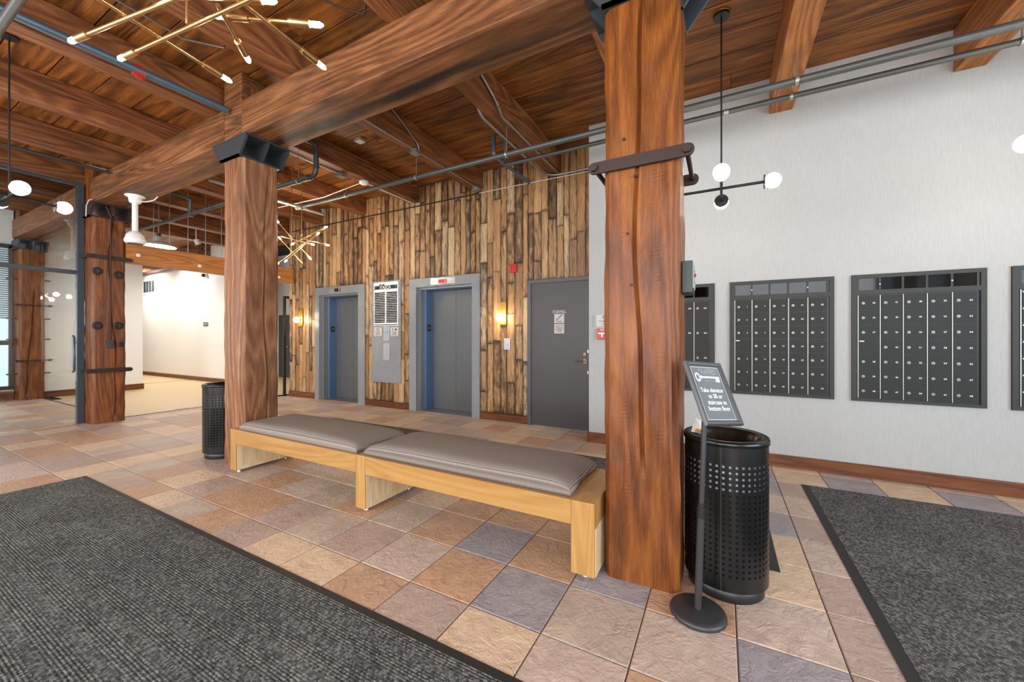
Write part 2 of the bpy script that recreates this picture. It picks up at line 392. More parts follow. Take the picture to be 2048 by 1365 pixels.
def thing(name, label, cat, loc=(0, 0, 0), group=None, kind=None, rz=0):
    o = bpy.data.objects.new(name, None); COL.objects.link(o); o.location = loc; o.rotation_euler = (0, 0, rz)
    o.empty_display_size = 0.1
    return tag(o, label, cat, group, kind)
def part(b, name, mat, t):
    """build MB holding world coordinates as a part of the (unrotated) thing t"""
    loc = t.location
    p = t.parent
    off = Vector(t.location)
    while p is not None: off += p.location; p = p.parent
    return b.build(name, mat, t, off)
def struct(b, name, mat): return tag(b.build(name, mat), kind='structure')
def sub(b, name, mat, par):
    """sub-part: par is a mesh part whose own location is zero"""
    off = Vector((0, 0, 0)); p = par
    while p is not None: off += p.location; p = p.parent
    return b.build(name, mat, par, off)
def one(b, name, mat, label, cat, group=None): return tag(b.build(name, mat), label, cat, group)
_fo = None
_tc = {}
def text_geo(s, size, align='CENTER', bold=0.0):
    """verts (x, y) and faces of a line of lettering"""
    global _fo
    key = (s, align, bold)
    if key not in _tc:
        cu = bpy.data.curves.new('lettering', 'FONT'); cu.body = s; cu.size = 1; cu.align_x = align; cu.align_y = 'CENTER'; cu.resolution_u = 2
        cu.offset = bold
        ob = bpy.data.objects.new('lettering', cu); COL.objects.link(ob)
        dg = bpy.context.evaluated_depsgraph_get(); me = bpy.data.meshes.new_from_object(ob.evaluated_get(dg))
        _tc[key] = ([v.co[:2] for v in me.vertices], [tuple(p.vertices) for p in me.polygons])
        bpy.data.objects.remove(ob); bpy.data.curves.remove(cu); bpy.data.meshes.remove(me)
    vs, fs = _tc[key]
    return [(x*size, y*size) for x, y in vs], fs
def letter(b, s, x, y, z, size, align='CENTER', bold=0.0, sx=1.0):
    """lettering standing in the x-z plane, facing -y"""
    vs, fs = text_geo(s, size, align, bold)
    return b.add([(x+p[0]*sx, y, z+p[1]) for p in vs], fs)

WY, RY, CZ, BZ0, BZ1 = 5.35, 4.84, 4.03, 3.37, 3.74
TS = 0.39; TX0, TY0 = -1.49955, 1.605864
F2 = Vector((-math.sin(YAW), math.cos(YAW))); R2 = Vector((math.cos(YAW), math.sin(YAW)))
def px(x, y, z):
    d = Vector((x, y)); D = d.dot(F2)
    if D <= 0.05: return None
    return (1024+777.44*d.dot(R2)/D, 673.68-777.44*(z-CAM.z)/D)

# ================================================================== THE SETTING
# ---------------- floor: slab, slate tiles, oak boards
b = MB(); b.box(-14.5, 4.8, -3.4, 8.2, -0.12, -0.006)
floor = struct(b, 'floor', M['slatepaint'])
def tile_verts(w, h=0.010, c=0.004):
    a = w/2; i = a-c
    vs = [(-a, -a, -0.012), (a, -a, -0.012), (a, a, -0.012), (-a, a, -0.012), (-a, -a, -0.003), (a, -a, -0.003), (a, a, -0.003), (-a, a, -0.003),
          (-i, -i, 0), (i, -i, 0), (i, i, 0), (-i, i, 0)]
    fs = [(0, 1, 5, 4), (1, 2, 6, 5), (2, 3, 7, 6), (3, 0, 4, 7), (4, 5, 9, 8), (5, 6, 10, 9), (6, 7, 11, 10), (7, 4, 8, 11), (8, 9, 10, 11)]
    return vs, fs
tv, tf = tile_verts(TS-0.006)
KEYS = list('PTOCKR')
known = {(0, 0): 'O', (1, 0): 'P', (2, 0): 'T', (3, 0): 'K', (-1, 0): 'K', (-2, 0): 'R', (-3, 0): 'T', (-4, 0): 'R', (-5, 0): 'O',
         (0, -1): 'R', (1, -1): 'C', (2, -1): 'K', (3, -1): 'O', (-1, -1): 'O', (-2, -1): 'C', (-3, -1): 'C', (-4, -1): 'R', (-5, -1): 'O',
         (4, 0): 'P', (5, 0): 'R', (-1, 1): 'O', (0, 1): 'P', (1, 1): 'O', (2, 1): 'P', (3, 1): 'O', (4, 1): 'K', (-2, 1): 'T', (-3, 1): 'O', (-4, 1): 'T',
         (5, 1): 'R', (5, 2): 'R', (5, 3): 'K', (5, 4): 'R', (5, 5): 'K', (5, 6): 'R', (5, 7): 'C', (4, 2): 'C', (4, 3): 'C', (4, 4): 'P', (4, 5): 'K', (4, 6): 'P', (4, 7): 'P',
         (6, 7): 'P', (7, 7): 'C', (8, 7): 'P', (9, 7): 'K', (3, 2): 'T', (2, 2): 'O'}
cells = []
for i in range(-34, 17):
    for j in range(-13, 10):
        x = TX0+(i+0.5)*TS; y = TY0+(j+0.5)*TS
        if x < -8.72 and y > 2.6: continue
        if y > 5.72 or (x > -1.5 and y > RY+0.1): continue
        if x < -13.4 or x > 4.7 or y < -3.3: continue
        cells.append((x, y, i, j))
def tkind(x, y, i, j):
    if (i, j) in known: return known[i, j]
    r = random.Random(i*131+j*977+5).random()
    if x > -0.6: return KEYS[[0, 1, 2, 3, 4, 5, 4, 0, 5, 1][int(r*10)]]
    return KEYS[[5, 1, 2, 3, 4, 5, 2, 3, 4, 3][int(r*10)]]  # warm lamp glow put into the tile mix: no purple on the left
def onscreen(x, y):
    p = px(x, y, 0)
    return p is not None and -60 < p[0] < 2110 and p[1] < 1480
def under_mat(x, y):
    return (-5.0 < x < 0.2 and y < 1.0) or (0.9 < x and y < 4.0) or (-5.3 < x < 0.05 and 2.95 < y < 3.9 and not (-4.2 < x < -2))
vis = [c for c in cells if onscreen(c[0], c[1]) and not under_mat(c[0], c[1])]
vis.sort(key=lambda c: Vector((c[0], c[1])).dot(F2))
indiv = set((c[2], c[3]) for c in vis[:300])
tmesh = {}
for k in KEYS:
    me = bpy.data.meshes.new('floor_tile_'+k); me.from_pydata(tv, [], tf); me.materials.append(TM[k]); me.update(); tmesh[k] = me
rest = MB()
for (x, y, i, j) in cells:
    k = tkind(x, y, i, j); rr = random.Random(i*7+j*1013)
    if (i, j) in indiv:
        o = bpy.data.objects.new('floor_tile', tmesh[k]); COL.objects.link(o); o.parent = floor
        o.location = (x, y, rr.uniform(-0.0008, 0.0008)); o.rotation_euler = (rr.uniform(-.0015, .0015), rr.uniform(-.0015, .0015), rr.choice((0, 1, 2, 3))*PI/2)
    else:
        rest.cur = KEYS.index(k); rest.add([(v[0]+x, v[1]+y, v[2]) for v in tv], tf)
tag(rest.build('floor_tiles', [TM[k] for k in KEYS], floor), kind='stuff')
ob = MB()
y = 2.62; row = 0
while y < 8.0:
    x = -14.4-(row % 3)*0.5
    while x < (-8.72 if y < 5.4 else -8.0):
        x1 = min(x+1.5, -8.72 if y < 5.4 else -8.0)
        ob.box(max(x, -14.4)+0.001, x1-0.001, y, y+0.148, -0.012, 0.0); x += 1.5
    y += 0.15; row += 1
tag(ob.build('oak_floor_boards', M['oakfloor'], floor), kind='stuff')
b = MB(); b.box(-13.0, -8.72, 2.575, 2.612, -0.01, 0.004); b.box(-8.735, -8.70, 2.6, 5.4, -0.01, 0.004)
struct(b, 'trim_1', M['cable'])

# ---------------- ceiling deck
b = MB(); b.box(-14.5, 4.8, -3.4, 8.2, CZ+0.035, CZ+0.12)
ceiling = struct(b, 'ceiling', M['dark'])
rnd = random.Random(3)
y = -3.4
while y < 6.6:
    w = 0.332
    x = -14.4+rnd.uniform(-2.5, 0)
    while x < 4.8:
        x1 = x+rnd.choice((2.7, 4.05, 4.05, 5.4)); a, c = max(x, -14.4), min(x1, 4.75)
        if c-a > 0.2:
            dz = rnd.uniform(0, 0.006)
            q = MB(); q.box(a+0.0015, c-0.0015, y+0.005, y+w-0.005, CZ+dz, CZ+0.034, 0.005)
            o = q.build('ceiling_board', M['deck'], ceiling, ((a+c)/2, y+w/2, CZ)); o.location = ((a+c)/2, y+w/2, CZ)
        x = x1
    y += w

# ---------------- plank wall with elevator openings
OPEN = [(-7.537, -6.34, 2.22), (-4.833, -3.627, 2.22)]
b = MB(); y0, y1 = WY+0.025, WY+0.10
xs = [-8.6]
for a, c, h in OPEN:
    b.box(xs[-1], a-0.002, y0, y1, 0, CZ); b.box(a-0.002, c+0.002, y0, y1, h+0.002, CZ); xs.append(c+0.002)
b.box(xs[-1], -2.60, y0, y1, 0, CZ); b.box(-2.60, -1.644, y0, y1, 2.195, CZ); b.box(-1.644, -1.49, y0, y1, 0, CZ)
b.box(-8.6, -8.5, y1, 5.95, 0, CZ)
wall_back = struct(b, 'wall_back', M['dark'])
rnd = random.Random(11)
EX = [(-7.68, -6.15, 2.378), (-4.998, -3.474, 2.378), (-2.606, -1.60, 2.198)]
bounds = [-8.6]
stops = sorted([e for r in EX for e in r[:2]]+[-1.495])
x = -8.6
for sx in stops:
    n = max(1, round((sx-x)/0.118)); ws = [rnd.uniform(0.75, 1.3) for _ in range(n)]; tot = sum(ws)
    for q in ws: bounds.append(bounds[-1]+(sx-x)*q/tot)
    x = sx
for a, c in zip(bounds, bounds[1:]):
    mid = (a+c)/2; zb = 0.115
    for e in EX:
        if e[0] < mid < e[1]: zb = e[2]
    z = zb
    first = True
    while z < CZ-0.01:
        L = rnd.uniform(0.45, 1.7) if not first else rnd.uniform(0.25, 1.5)
        z1 = min(z+L, CZ)
        if CZ-z1 < 0.22: z1 = CZ
        d = rnd.uniform(-0.003, 0.006); g = 0.0012; cf = 0.003
        fy = WY+d
        vs = [(a+g, WY+0.025, z+g), (c-g, WY+0.025, z+g), (c-g, WY+0.025, z1-g), (a+g, WY+0.025, z1-g),
              (a+g, fy+cf, z+g), (c-g, fy+cf, z+g), (c-g, fy+cf, z1-g), (a+g, fy+cf, z1-g),
              (a+g+cf, fy, z+g+cf), (c-g-cf, fy, z+g+cf), (c-g-cf, fy, z1-g-cf), (a+g+cf, fy, z1-g-cf)]
        q = MB(); q.add(vs, [(0, 1, 5, 4), (1, 2, 6, 5), (2, 3, 7, 6), (3, 0, 4, 7), (4, 5, 9, 8), (5, 6, 10, 9), (6, 7, 11, 10), (7, 4, 8, 11), (8, 9, 10, 11)])
        cpos = (mid, WY, (z+z1)/2)
        o = q.build('plank', M['barn'], wall_back, cpos); o.location = cpos
        z = z1; first = False
for a, c in ((-8.6, -7.684), (-6.146, -5.002), (-3.470, -2.61)):
    b = MB(); b.box(a, c, WY-0.018, WY+0.024, 0, 0.113, 0.003); struct(b, 'baseboard_back', M['base'])

# ---------------- white wallpapered wall, its end return and baseboards
b = MB(); b.box(-1.49, 4.75, RY, RY+0.12, 0, CZ); b.box(-1.49, -1.37, RY+0.12, WY+0.024, 0, CZ)
struct(b, 'wall_right', M['paper'])
b = MB(); b.box(-1.488, 4.6, RY-0.02, RY-0.001, 0, 0.125, 0.003); struct(b, 'baseboard_right', M['base'])
b = MB(); b.box(-1.508, -1.491, RY-0.02, WY-0.02, 0, 0.125, 0.003); struct(b, 'baseboard_return', M['basey'])

# ---------------- rear and end walls with storefront windows (behind the camera)
b = MB()
b.box(-13.6, 4.75, -3.4, -3.2, 0, 0.55); b.box(-13.6, 4.75, -3.4, -3.2, 3.25, CZ)
for x in (-13.6, -12.45, -8.4, -4.35, -0.3, 3.75): b.box(x, x+(0.4 if x > -13 else 1.0), -3.4, -3.2, 0.55, 3.25)
struct(b, 'wall_rear', M['white'])
b = MB(); b.box(4.6, 4.8, -3.2, RY, 0, 0.55); b.box(4.6, 4.8, -3.2, RY, 3.25, CZ); b.box(4.6, 4.8, -3.2, -1.3, 0.55, 3.25); b.box(4.6, 4.8, 2.5, RY, 0.55, 3.25)
struct(b, 'wall_end', M['white'])

# ---------------- side room beyond the header
b = MB(); b.box(-13.2, -13.05, 2.62, 4.28, 0, CZ); struct(b, 'wall_left', M['white'])
b = MB(); b.box(-13.05, -13.03, 2.64, 4.28, 0, 0.14, 0.003); b.box(-13.2, -13.03, 4.28, 4.30, 0, 0.14); struct(b, 'baseboard_left', M['basey'])
b = MB(); b.box(-22, -12.3, 5.9, 6.05, 0, CZ); b.box(-13.9, -13.75, 6.05, 7.75, 0, CZ); struct(b, 'wall_far', M['white'])
b = MB(); b.box(-22, -12.3, 5.88, 5.899, 0, 0.12, 0.003); struct(b, 'baseboard_far', M['base'])
b = MB(); b.box(-14.0, -8.4, 7.76, 7.9, 0, CZ); b.box(-8.5, -8.38, 5.96, 7.76, 0, CZ); struct(b, 'wall_corridor', M['white'])
b = MB(); b.box(-22, -21.9, 4.3, 5.9, 0, CZ); b.box(-22, -13.2, 4.15, 4.28, 0, CZ); struct(b, 'wall_passage', M['white'])
b = MB(); b.box(-22, -14.5, 4.28, 5.9, -0.1, 0.0); struct(b, 'floor_passage', M['oakfloor'])
b = MB(); b.box(-22, -14.5, 4.28, 5.9, CZ, CZ+0.1); struct(b, 'ceiling_passage', M['white'])
t = thing('door_2', None, None, (-12.68, 7.755, 0), kind='structure')
b = MB(); b.box(-13.0, -12.36, 7.72, 7.755, 0.0, 2.05, 0.004); d = part(b, 'door_panel', M['panedoor'], t)
b = MB(); b.sphere((-12.47, 7.69, 1.0), 0.03, 12, 8); sub(b, 'knob', M['brass'], d)

# ---------------- left window wall: frame, panes, blind, sill
b = MB(); b.box(-13.45, -13.3, -3.2, 2.3, 0, 0.22); b.box(-13.45, -13.3, -3.2, 2.3, 3.30, CZ); b.box(-13.45, -13.3, 2.26, 2.64, 0, CZ)
struct(b, 'wall_window', M['white'])
t = thing('window_1', None, None, (-13.3, 0, 0.22), kind='structure')
b = MB()
for z in (0.22, 1.16, 3.22): b.box(-13.32, -13.25, -3.2, 2.26, z, z+0.07)
for y in (-3.2, -1.4, 0.4, 2.19): b.box(-13.32, -13.25, y, y+0.07, 0.22, 3.29)
part(b, 'window_frame', M['black'], t)
for z0, z1 in ((0.29, 1.16), (1.23, 3.22)):
    for y in (-3.13, -1.33, 0.47):
        b = MB(); b.box(-13.29, -13.284, y, y+1.72, z0, z1); part(b, 'pane', M['winglass'], t)
b = MB()
for k in range(34): b.box(-13.37, -13.34, 0.45, 2.2, 1.72+k*0.045, 1.728+k*0.045+0.024)
part(b, 'blind', M['blind'], t)
b = MB(); b.box(-13.32, -13.15, -3.2, 2.24, 0.14, 0.18, 0.004); b.box(-13.3, -13.2, -3.2, 2.24, 0.0, 0.14); struct(b, 'trim_2', M['basey'])
b = MB(); b.tube([(-13.12, -3.0, 1.24), (-13.12, 2.24, 1.24)], 0.022); 
for y in (-2.5, -0.5, 1.5): b.cyl((-13.25, y, 1.24), (-13.12, y, 1.24), 0.012)
one(b, 'guard_rail', M['pipeblack'], 'black tubular guard rail across the far left window', 'rail')

# ================================================================== TIMBER FRAME
def column(x0, x1, y0, y1, z1, label, mat, cracks, seed, taper=0.0, ch=0.035):
    """hewn post with wandering faces, chamfered corners and drying cracks; cracks: (face, t(z) list)"""
    r = random.Random(seed); H = 150
    corners = [(x0, y0), (x1, y0), (x1, y1), (x0, y1)]
    cx, cy = (x0+x1)/2, (y0+y1)/2
    ph = [r.uniform(0, 6) for _ in range(12)]
    vs = []; N = None
    for h in range(H+1):
        z = z1*h/H; ring = []
        for fidx in range(4):
            a = Vector(corners[fidx]); c = Vector(corners[(fidx+1) % 4]); L = (c-a).length; d = (c-a)/L; nrm = Vector((d.y, -d.x))
            ts = [ch/L+(1-2*ch/L)*k/14 for k in range(15)]
            dep = [0.0]*15
            for (cf, fn, dp, wd) in cracks:
                if cf == fidx:
                    ct, on = fn(z/z1)
                    left = [t for t in ts if t < ct-0.03]; right = [t for t in ts if t > ct+0.03]
                    while len(left)+len(right) > 10: (left if len(left) > len(right) else right).pop(len(left)//2 if len(left) > len(right) else len(right)//2)
                    while len(left)+len(right) < 10:
                        if left: left.append((left[-1]+ct-0.03)/2)
                        else: right.insert(0, (right[0]+ct+0.03)/2)
                    w = wd/L
                    ts = left+[ct-w*1.5, ct-w*0.5, ct, ct+w*0.5, ct+w*1.5]+right
                    k = len(left); dep = [0.0]*15
                    dep[k+1] = dep[k+3] = dp*0.8*on; dep[k+2] = dp*on
            for t, dd in zip(ts, dep):
                wob = 0.0035*math.sin(z*3.1+ph[fidx]+t*3)+0.002*math.sin(z*9.7+ph[fidx+4]+t*7)+0.0018*math.sin(z*23+ph[fidx+8]+t*13)
                edge = abs(t-0.5)*2
                if edge > 0.78: wob -= 0.006*(0.5+0.5*math.sin(z*5.3+ph[fidx+2]))*(edge-0.78)/0.22
                p = a+d*(t*L)+nrm*(wob-dd)
                ring.append((p.x, p.y, z))
        N = len(ring); vs += ring
    fs = []
    for h in range(H):
        for i in range(N): fs.append((h*N+i, h*N+(i+1) % N, (h+1)*N+(i+1) % N, (h+1)*N+i))
    fs.append(tuple(reversed(range(N)))); fs.append(tuple(range(H*N, H*N+N)))
    t = thing('timber_column', label, 'column', (cx, cy, 0))
    b = MB(); b.add(vs, fs, False); part(b, 'post', mat, t)
    return t
def crk(c0, pts, lo, hi):
    def fn(u):
        t = c0+sum(a*math.sin(f*u+p) for a, f, p in pts)
        on = max(0.0, min(1.0, (u-lo)/0.04))*max(0.0, min(1.0, (hi-u)/0.04))
        return t, on
    return fn
def stub(t, x0, x1, y0, y1, mat):
    b = MB(); b.box(x0, x1, y0, y1, BZ0, CZ, 0.012); part(b, 'upper_post', mat, t)
def cap(t, x0, x1, y0, y1, mat):
    """flared cast-iron post cap that carries the beam ends"""
    zb, zt = 3.172, 3.368; cx = (x0+x1)/2; wt = (x1-x0)/2+0.13; wb = (x1-x0)/2+0.004
    b = MB()
    for ya, yb in ((y0-0.03, y0-0.008), (y1+0.008, y1+0.03), ((y0+y1)/2-0.012, (y0+y1)/2+0.012)):
        b.prism([(cx-wb, zb), (cx+wb, zb), (cx+wt, zt-0.035), (cx+wt, zt), (cx-wt, zt), (cx-wt, zt-0.035)], 1, ya, yb)
    b.box(cx-wt-0.008, cx+wt+0.008, y0-0.034, y1+0.034, zt-0.014, zt)
    b.box(cx-wb, cx+wb, y0-0.03, y1+0.03, zb, zb+0.016)
    part(b, 'iron_cap', mat, t)
YC0, YC1 = 2.17, 2.552
c1 = column(-0.585, -0.192, YC0, YC1, 3.17, 'thick hewn timber post between the oak bench and the sign stand', M['col'],
            [(0, crk(0.55, [(0.10, 4.0, 2.2), (0.02, 17, 1)], 0.18, 1.05), 0.022, 0.009), (1, crk(0.5, [(0.05, 5, 0)], 0.3, 0.98), 0.012, 0.006)], 4)
stub(c1, -0.565, -0.21, YC0+0.004, YC1-0.01, M['col']); cap(c1, -0.585, -0.192, YC0, YC1, M['castiron'])
c2 = column(-4.645, -4.278, YC0, YC1, 3.17, 'timber post with long split standing at the far end of the bench', M['colgrey'],
            [(1, crk(0.62, [(0.05, 7.0, 0.5), (0.02, 19, 2)], 0.02, 0.97), 0.025, 0.009), (0, crk(0.42, [(0.07, 5, 1)], 0.3, 0.95), 0.012, 0.006)], 9)
stub(c2, -4.625, -4.29, YC0+0.002, YC1-0.01, M['beam']); cap(c2, -4.645, -4.278, YC0, YC1, M['castiron'])
c3 = column(-8.77, -8.40, YC0, YC1, 3.17, 'timber post with iron washers and conduit beside the glass partition', M['col'],
            [(1, crk(0.60, [(0.10, 6.0, 0.2), (0.02, 21, 0)], 0.0, 1.05), 0.02, 0.009)], 15)
stub(c3, -8.75, -8.42, YC0+0.004, YC1-0.01, M['col']); cap(c3, -8.77, -8.40, YC0, YC1, M['iron'])
c4 = column(-13.26, -12.88, 2.26, 2.615, 3.17, 'timber post with diagonal split between window and white side wall', M['col'],
            [(1, crk(0.42, [(-0.22, 2.6, 2.2), (0.02, 17, 0)], 0.02, 0.75), 0.03, 0.014)], 21)
stub(c4, -13.24, -12.9, 2.27, 2.6, M['col']); cap(c4, -13.26, -12.88, 2.26, 2.615, M['castiron'])
# beams
BL = [(-0.208, 4.6, 'big timber beam running right from the post by the sign'), (-4.288, -0.567, 'massive stained timber beam above the bench, grey streak along its underside'),
      (-8.418, -4.627, 'massive timber beam between the two posts left of the bench'), (-12.898, -8.752, 'timber beam seen behind the glass partition')]
for a, c, lb in BL:
    top = BZ1 if c < 1 else 3.65
    b = MB(); b.box(a, c, YC0, YC1, BZ0+0.002, top, 0.012)
    o = one(b, 'main_beam', M['beam'], lb, 'beam')
# joists
rnd = random.Random(5)
for k in range(-10, 2):
    X = 0.64+1.35*k; right = k >= 0
    z0 = 3.655 if right else BZ1+0.001
    ye = RY-0.002 if X > -1.6 else WY-0.008 if X > -8.7 else 5.88
    if k == -10: continue
    q = MB(); q.box(X-0.2, X, -3.18, ye, z0, CZ-0.002, 0.008)
    cpos = (X-0.1, 0, z0)
    lb, g = {1: ('orange joist gripped by pipe hangers at the mat side of the white wall', None), 0: ('orange joist meeting the white wall beside the pendant near the post', None),
             -1: ('orange timber joist passing behind the top of the post by the sign', None), -2: ('stained joist with bent conduits either side, over the stairwell door', None),
             -3: ('stained joist carrying two junction boxes, over the elevator by the sconce', None), -4: ('stained joist carrying the smoke detector, over the tenant directory', None),
             -5: ('stained joist over the elevator left of the directory', None), -6: ('stained joist over the far end of the plank wall', None), -7: ('stained joist just past the washer post and glass partition', None)
             }.get(k, ('timber ceiling joist over the side room past the glass partition', 'joists over the side room'))
    o = q.build('ceiling_joist', M['joistlt'] if right or k == -1 else M['joist'], None, cpos); o.location = cpos
    tag(o, lb, 'joist', g)
# header over the side room
t = thing('timber_header', 'orange pine header spanning from the washer post to the plank wall', 'beam', (-8.5, 3.9, 2.535))
b = MB(); b.box(-8.59, -8.41, YC1+0.002, WY-0.02, 2.535, 2.85, 0.006); part(b, 'header_timber', M['header'], t)
for y, z in ((2.70, 2.67), (3.55, 2.63), (4.4, 2.66), (5.0, 2.62)):
    b = MB(); b.cyl((-8.41, y, z), (-8.398, y, z), 0.028, n=14); part(b, 'bolt_cap', M['whiteplastic'], t)
for y in (2.642, 2.93, 3.146, 3.413, 3.685, 3.949):
    b = MB(); b.cyl((-8.5, y, 2.85), (-8.5, y, CZ-0.004), 0.006, n=6)
    one(b, 'hanger_rod', M['steeldull'], 'thin steel hanger rod rising from the orange header to the ceiling', 'rod', 'rods above the header')
b = MB(); b.box(-20, -13.3, 5.6, 5.87, 3.5, CZ-0.01, 0.01); one(b, 'wall_beam', M['beam'], 'dark timber beam along the top of the far side room wall', 'beam')

# ================================================================== IRONWORK ON THE POSTS
def hexbolt(b, c, ax, r=0.022, h=0.018):
    c = Vector(c); b.cyl(c, c+Vector(ax)*h, r, n=6, smooth=False)
# strap clamp round the near post
t = thing('strap_clamp', 'dark iron strap clamp bolted around the post beside the sign', 'clamp', (-0.39, 2.15, 2.28))
def slotplate(b, a0, a1, z, hh, ax, p0, p1):
    """bar with rounded ends; runs along x (ax=1) or y (ax=0)"""
    pts = []
    for k in range(9): th = PI/2+PI*k/8; pts.append((a0+hh+hh*math.cos(th), z+hh*math.sin(th)))
    for k in range(9): th = -PI/2+PI*k/8; pts.append((a1-hh+hh*math.cos(th), z+hh*math.sin(th)))
    b.prism(pts, ax, p0, p1)
b = MB(); slotplate(b, -0.665, -0.118, 2.285, 0.032, 1, 2.142, 2.158); part(b, 'front_strap', M['iron'], t)
b = MB(); slotplate(b, -0.665, -0.118, 2.285, 0.032, 1, 2.566, 2.582); part(b, 'back_strap', M['iron'], t)
for x in (-0.63, -0.153):
    b = MB(); b.cyl((x, 2.13, 2.285), (x, 2.61, 2.285), 0.013); part(b, 'tie_rod', M['iron'], t)
    b = MB(); hexbolt(b, (x, 2.142, 2.285), (0, -1, 0)); part(b, 'nut', M['iron'], t)
    b = MB(); hexbolt(b, (x, 2.582, 2.285), (0, 1, 0)); part(b, 'nut', M['iron'], t)
for x, z in ((-0.47, 2.42), (-0.41, 2.21), (-0.43, 1.62), (-0.45, 1.9)):
    b = MB(); b.cyl((x, 2.176, z), (x, 2.160, z), 0.008, n=8); part(b, 'nail_head', M['iron'], c1)
# strap clamps round the washer post
for z, lb in ((0.815, 'iron strap clamp low on the washer post by the glass partition'), (2.565, 'iron strap clamp high on the washer post under its cap')):
    t = thing('strap_clamp', lb, 'clamp', (-8.38, 2.36, z))
    b = MB(); slotplate(b, 2.10, 2.625, z, 0.032, 0, -8.388, -8.372); part(b, 'front_strap', M['iron'], t)
    b = MB(); slotplate(b, 2.10, 2.625 if z < 2 else 2.55, z, 0.032, 0, -8.80, -8.784); part(b, 'back_strap', M['iron'], t)
    for y in ((2.135, 2.59) if z < 2 else (2.135,)):
        b = MB(); b.cyl((-8.83, y, z), (-8.36, y, z), 0.012); part(b, 'tie_rod', M['iron'], t)
        b = MB(); hexbolt(b, (-8.372, y, z), (1, 0, 0)); part(b, 'nut', M['iron'], t)
for y, z, lb in ((2.225, 2.34, 'upper iron washer on the glass side of the post'), (2.465, 2.31, 'upper iron washer beside the orange header'),
                 (2.225, 1.505, 'lower iron washer on the glass side of the post'), (2.465, 1.51, 'lower iron washer above the black outlet box')):
    t = thing('cast_washer', lb, 'washer', (-8.394, y, z))
    b = MB()
    b.cyl((-8.395, y, z), (-8.385, y, z), 0.062, 0.045, n=16)
    for k in range(8): a = 2*PI*k/8; b.box(-8.39, -8.380, y+0.04*math.cos(a)-0.008, y+0.04*math.cos(a)+0.008, z+0.04*math.sin(a)-0.008, z+0.04*math.sin(a)+0.008)
    part(b, 'disc', M['iron'], t)
    b = MB(); hexbolt(b, (-8.386, y, z), (1, 0, 0), 0.016, 0.02); part(b, 'bolt', M['castiron'], t)
t = thing('post_conduit', 'thin conduit and black switch box on the washer post', 'conduit', (-8.388, 2.37, 1.2))
b = MB(); b.tube([(-8.356, 2.36, 1.28), (-8.356, 2.36, 3.12), (-8.33, 2.36, 3.2), (-8.33, 2.30, 3.34)], 0.010, 8); part(b, 'conduit', M['iron'], t)
b = MB(); b.box(-8.394, -8.345, 2.325, 2.395, 1.16, 1.29, 0.006); part(b, 'switch_box', M['castiron'], t)
b = MB(); b.box(-8.394, -8.37, 2.47, 2.525, 1.18, 1.25, 0.004); one(b, 'outlet_box', M['black'], 'small black outlet box on the edge of the washer post', 'outlet')
# tie rods on the far left post
for z, lb in ((2.0, 'upper iron tie rod across the split far left post'), (0.83, 'lower iron tie rod across the split far left post')):
    t = thing('tie_rod', lb, 'rod', (-12.86, 2.44, z))
    b = MB(); b.cyl((-12.86, 2.18, z), (-12.86, 2.72, z), 0.014); part(b, 'rod', M['iron'], t)
    for y in (2.21, 2.66): b = MB(); hexbolt(b, (-12.86, y, z), (0, 1, 0), 0.028, 0.03); part(b, 'nut', M['iron'], t)
for z in (2.55, 1.72, 1.28, 0.55):
    b = MB(); b.cyl((-13.05, 2.12, z), (-13.05, 2.265, z), 0.014); part(b, 'bolt', M['iron'], c4)
    b = MB(); b.cyl((-12.93, 2.61, z), (-12.93, 2.70, z), 0.014); part(b, 'bolt', M['iron'], c4)

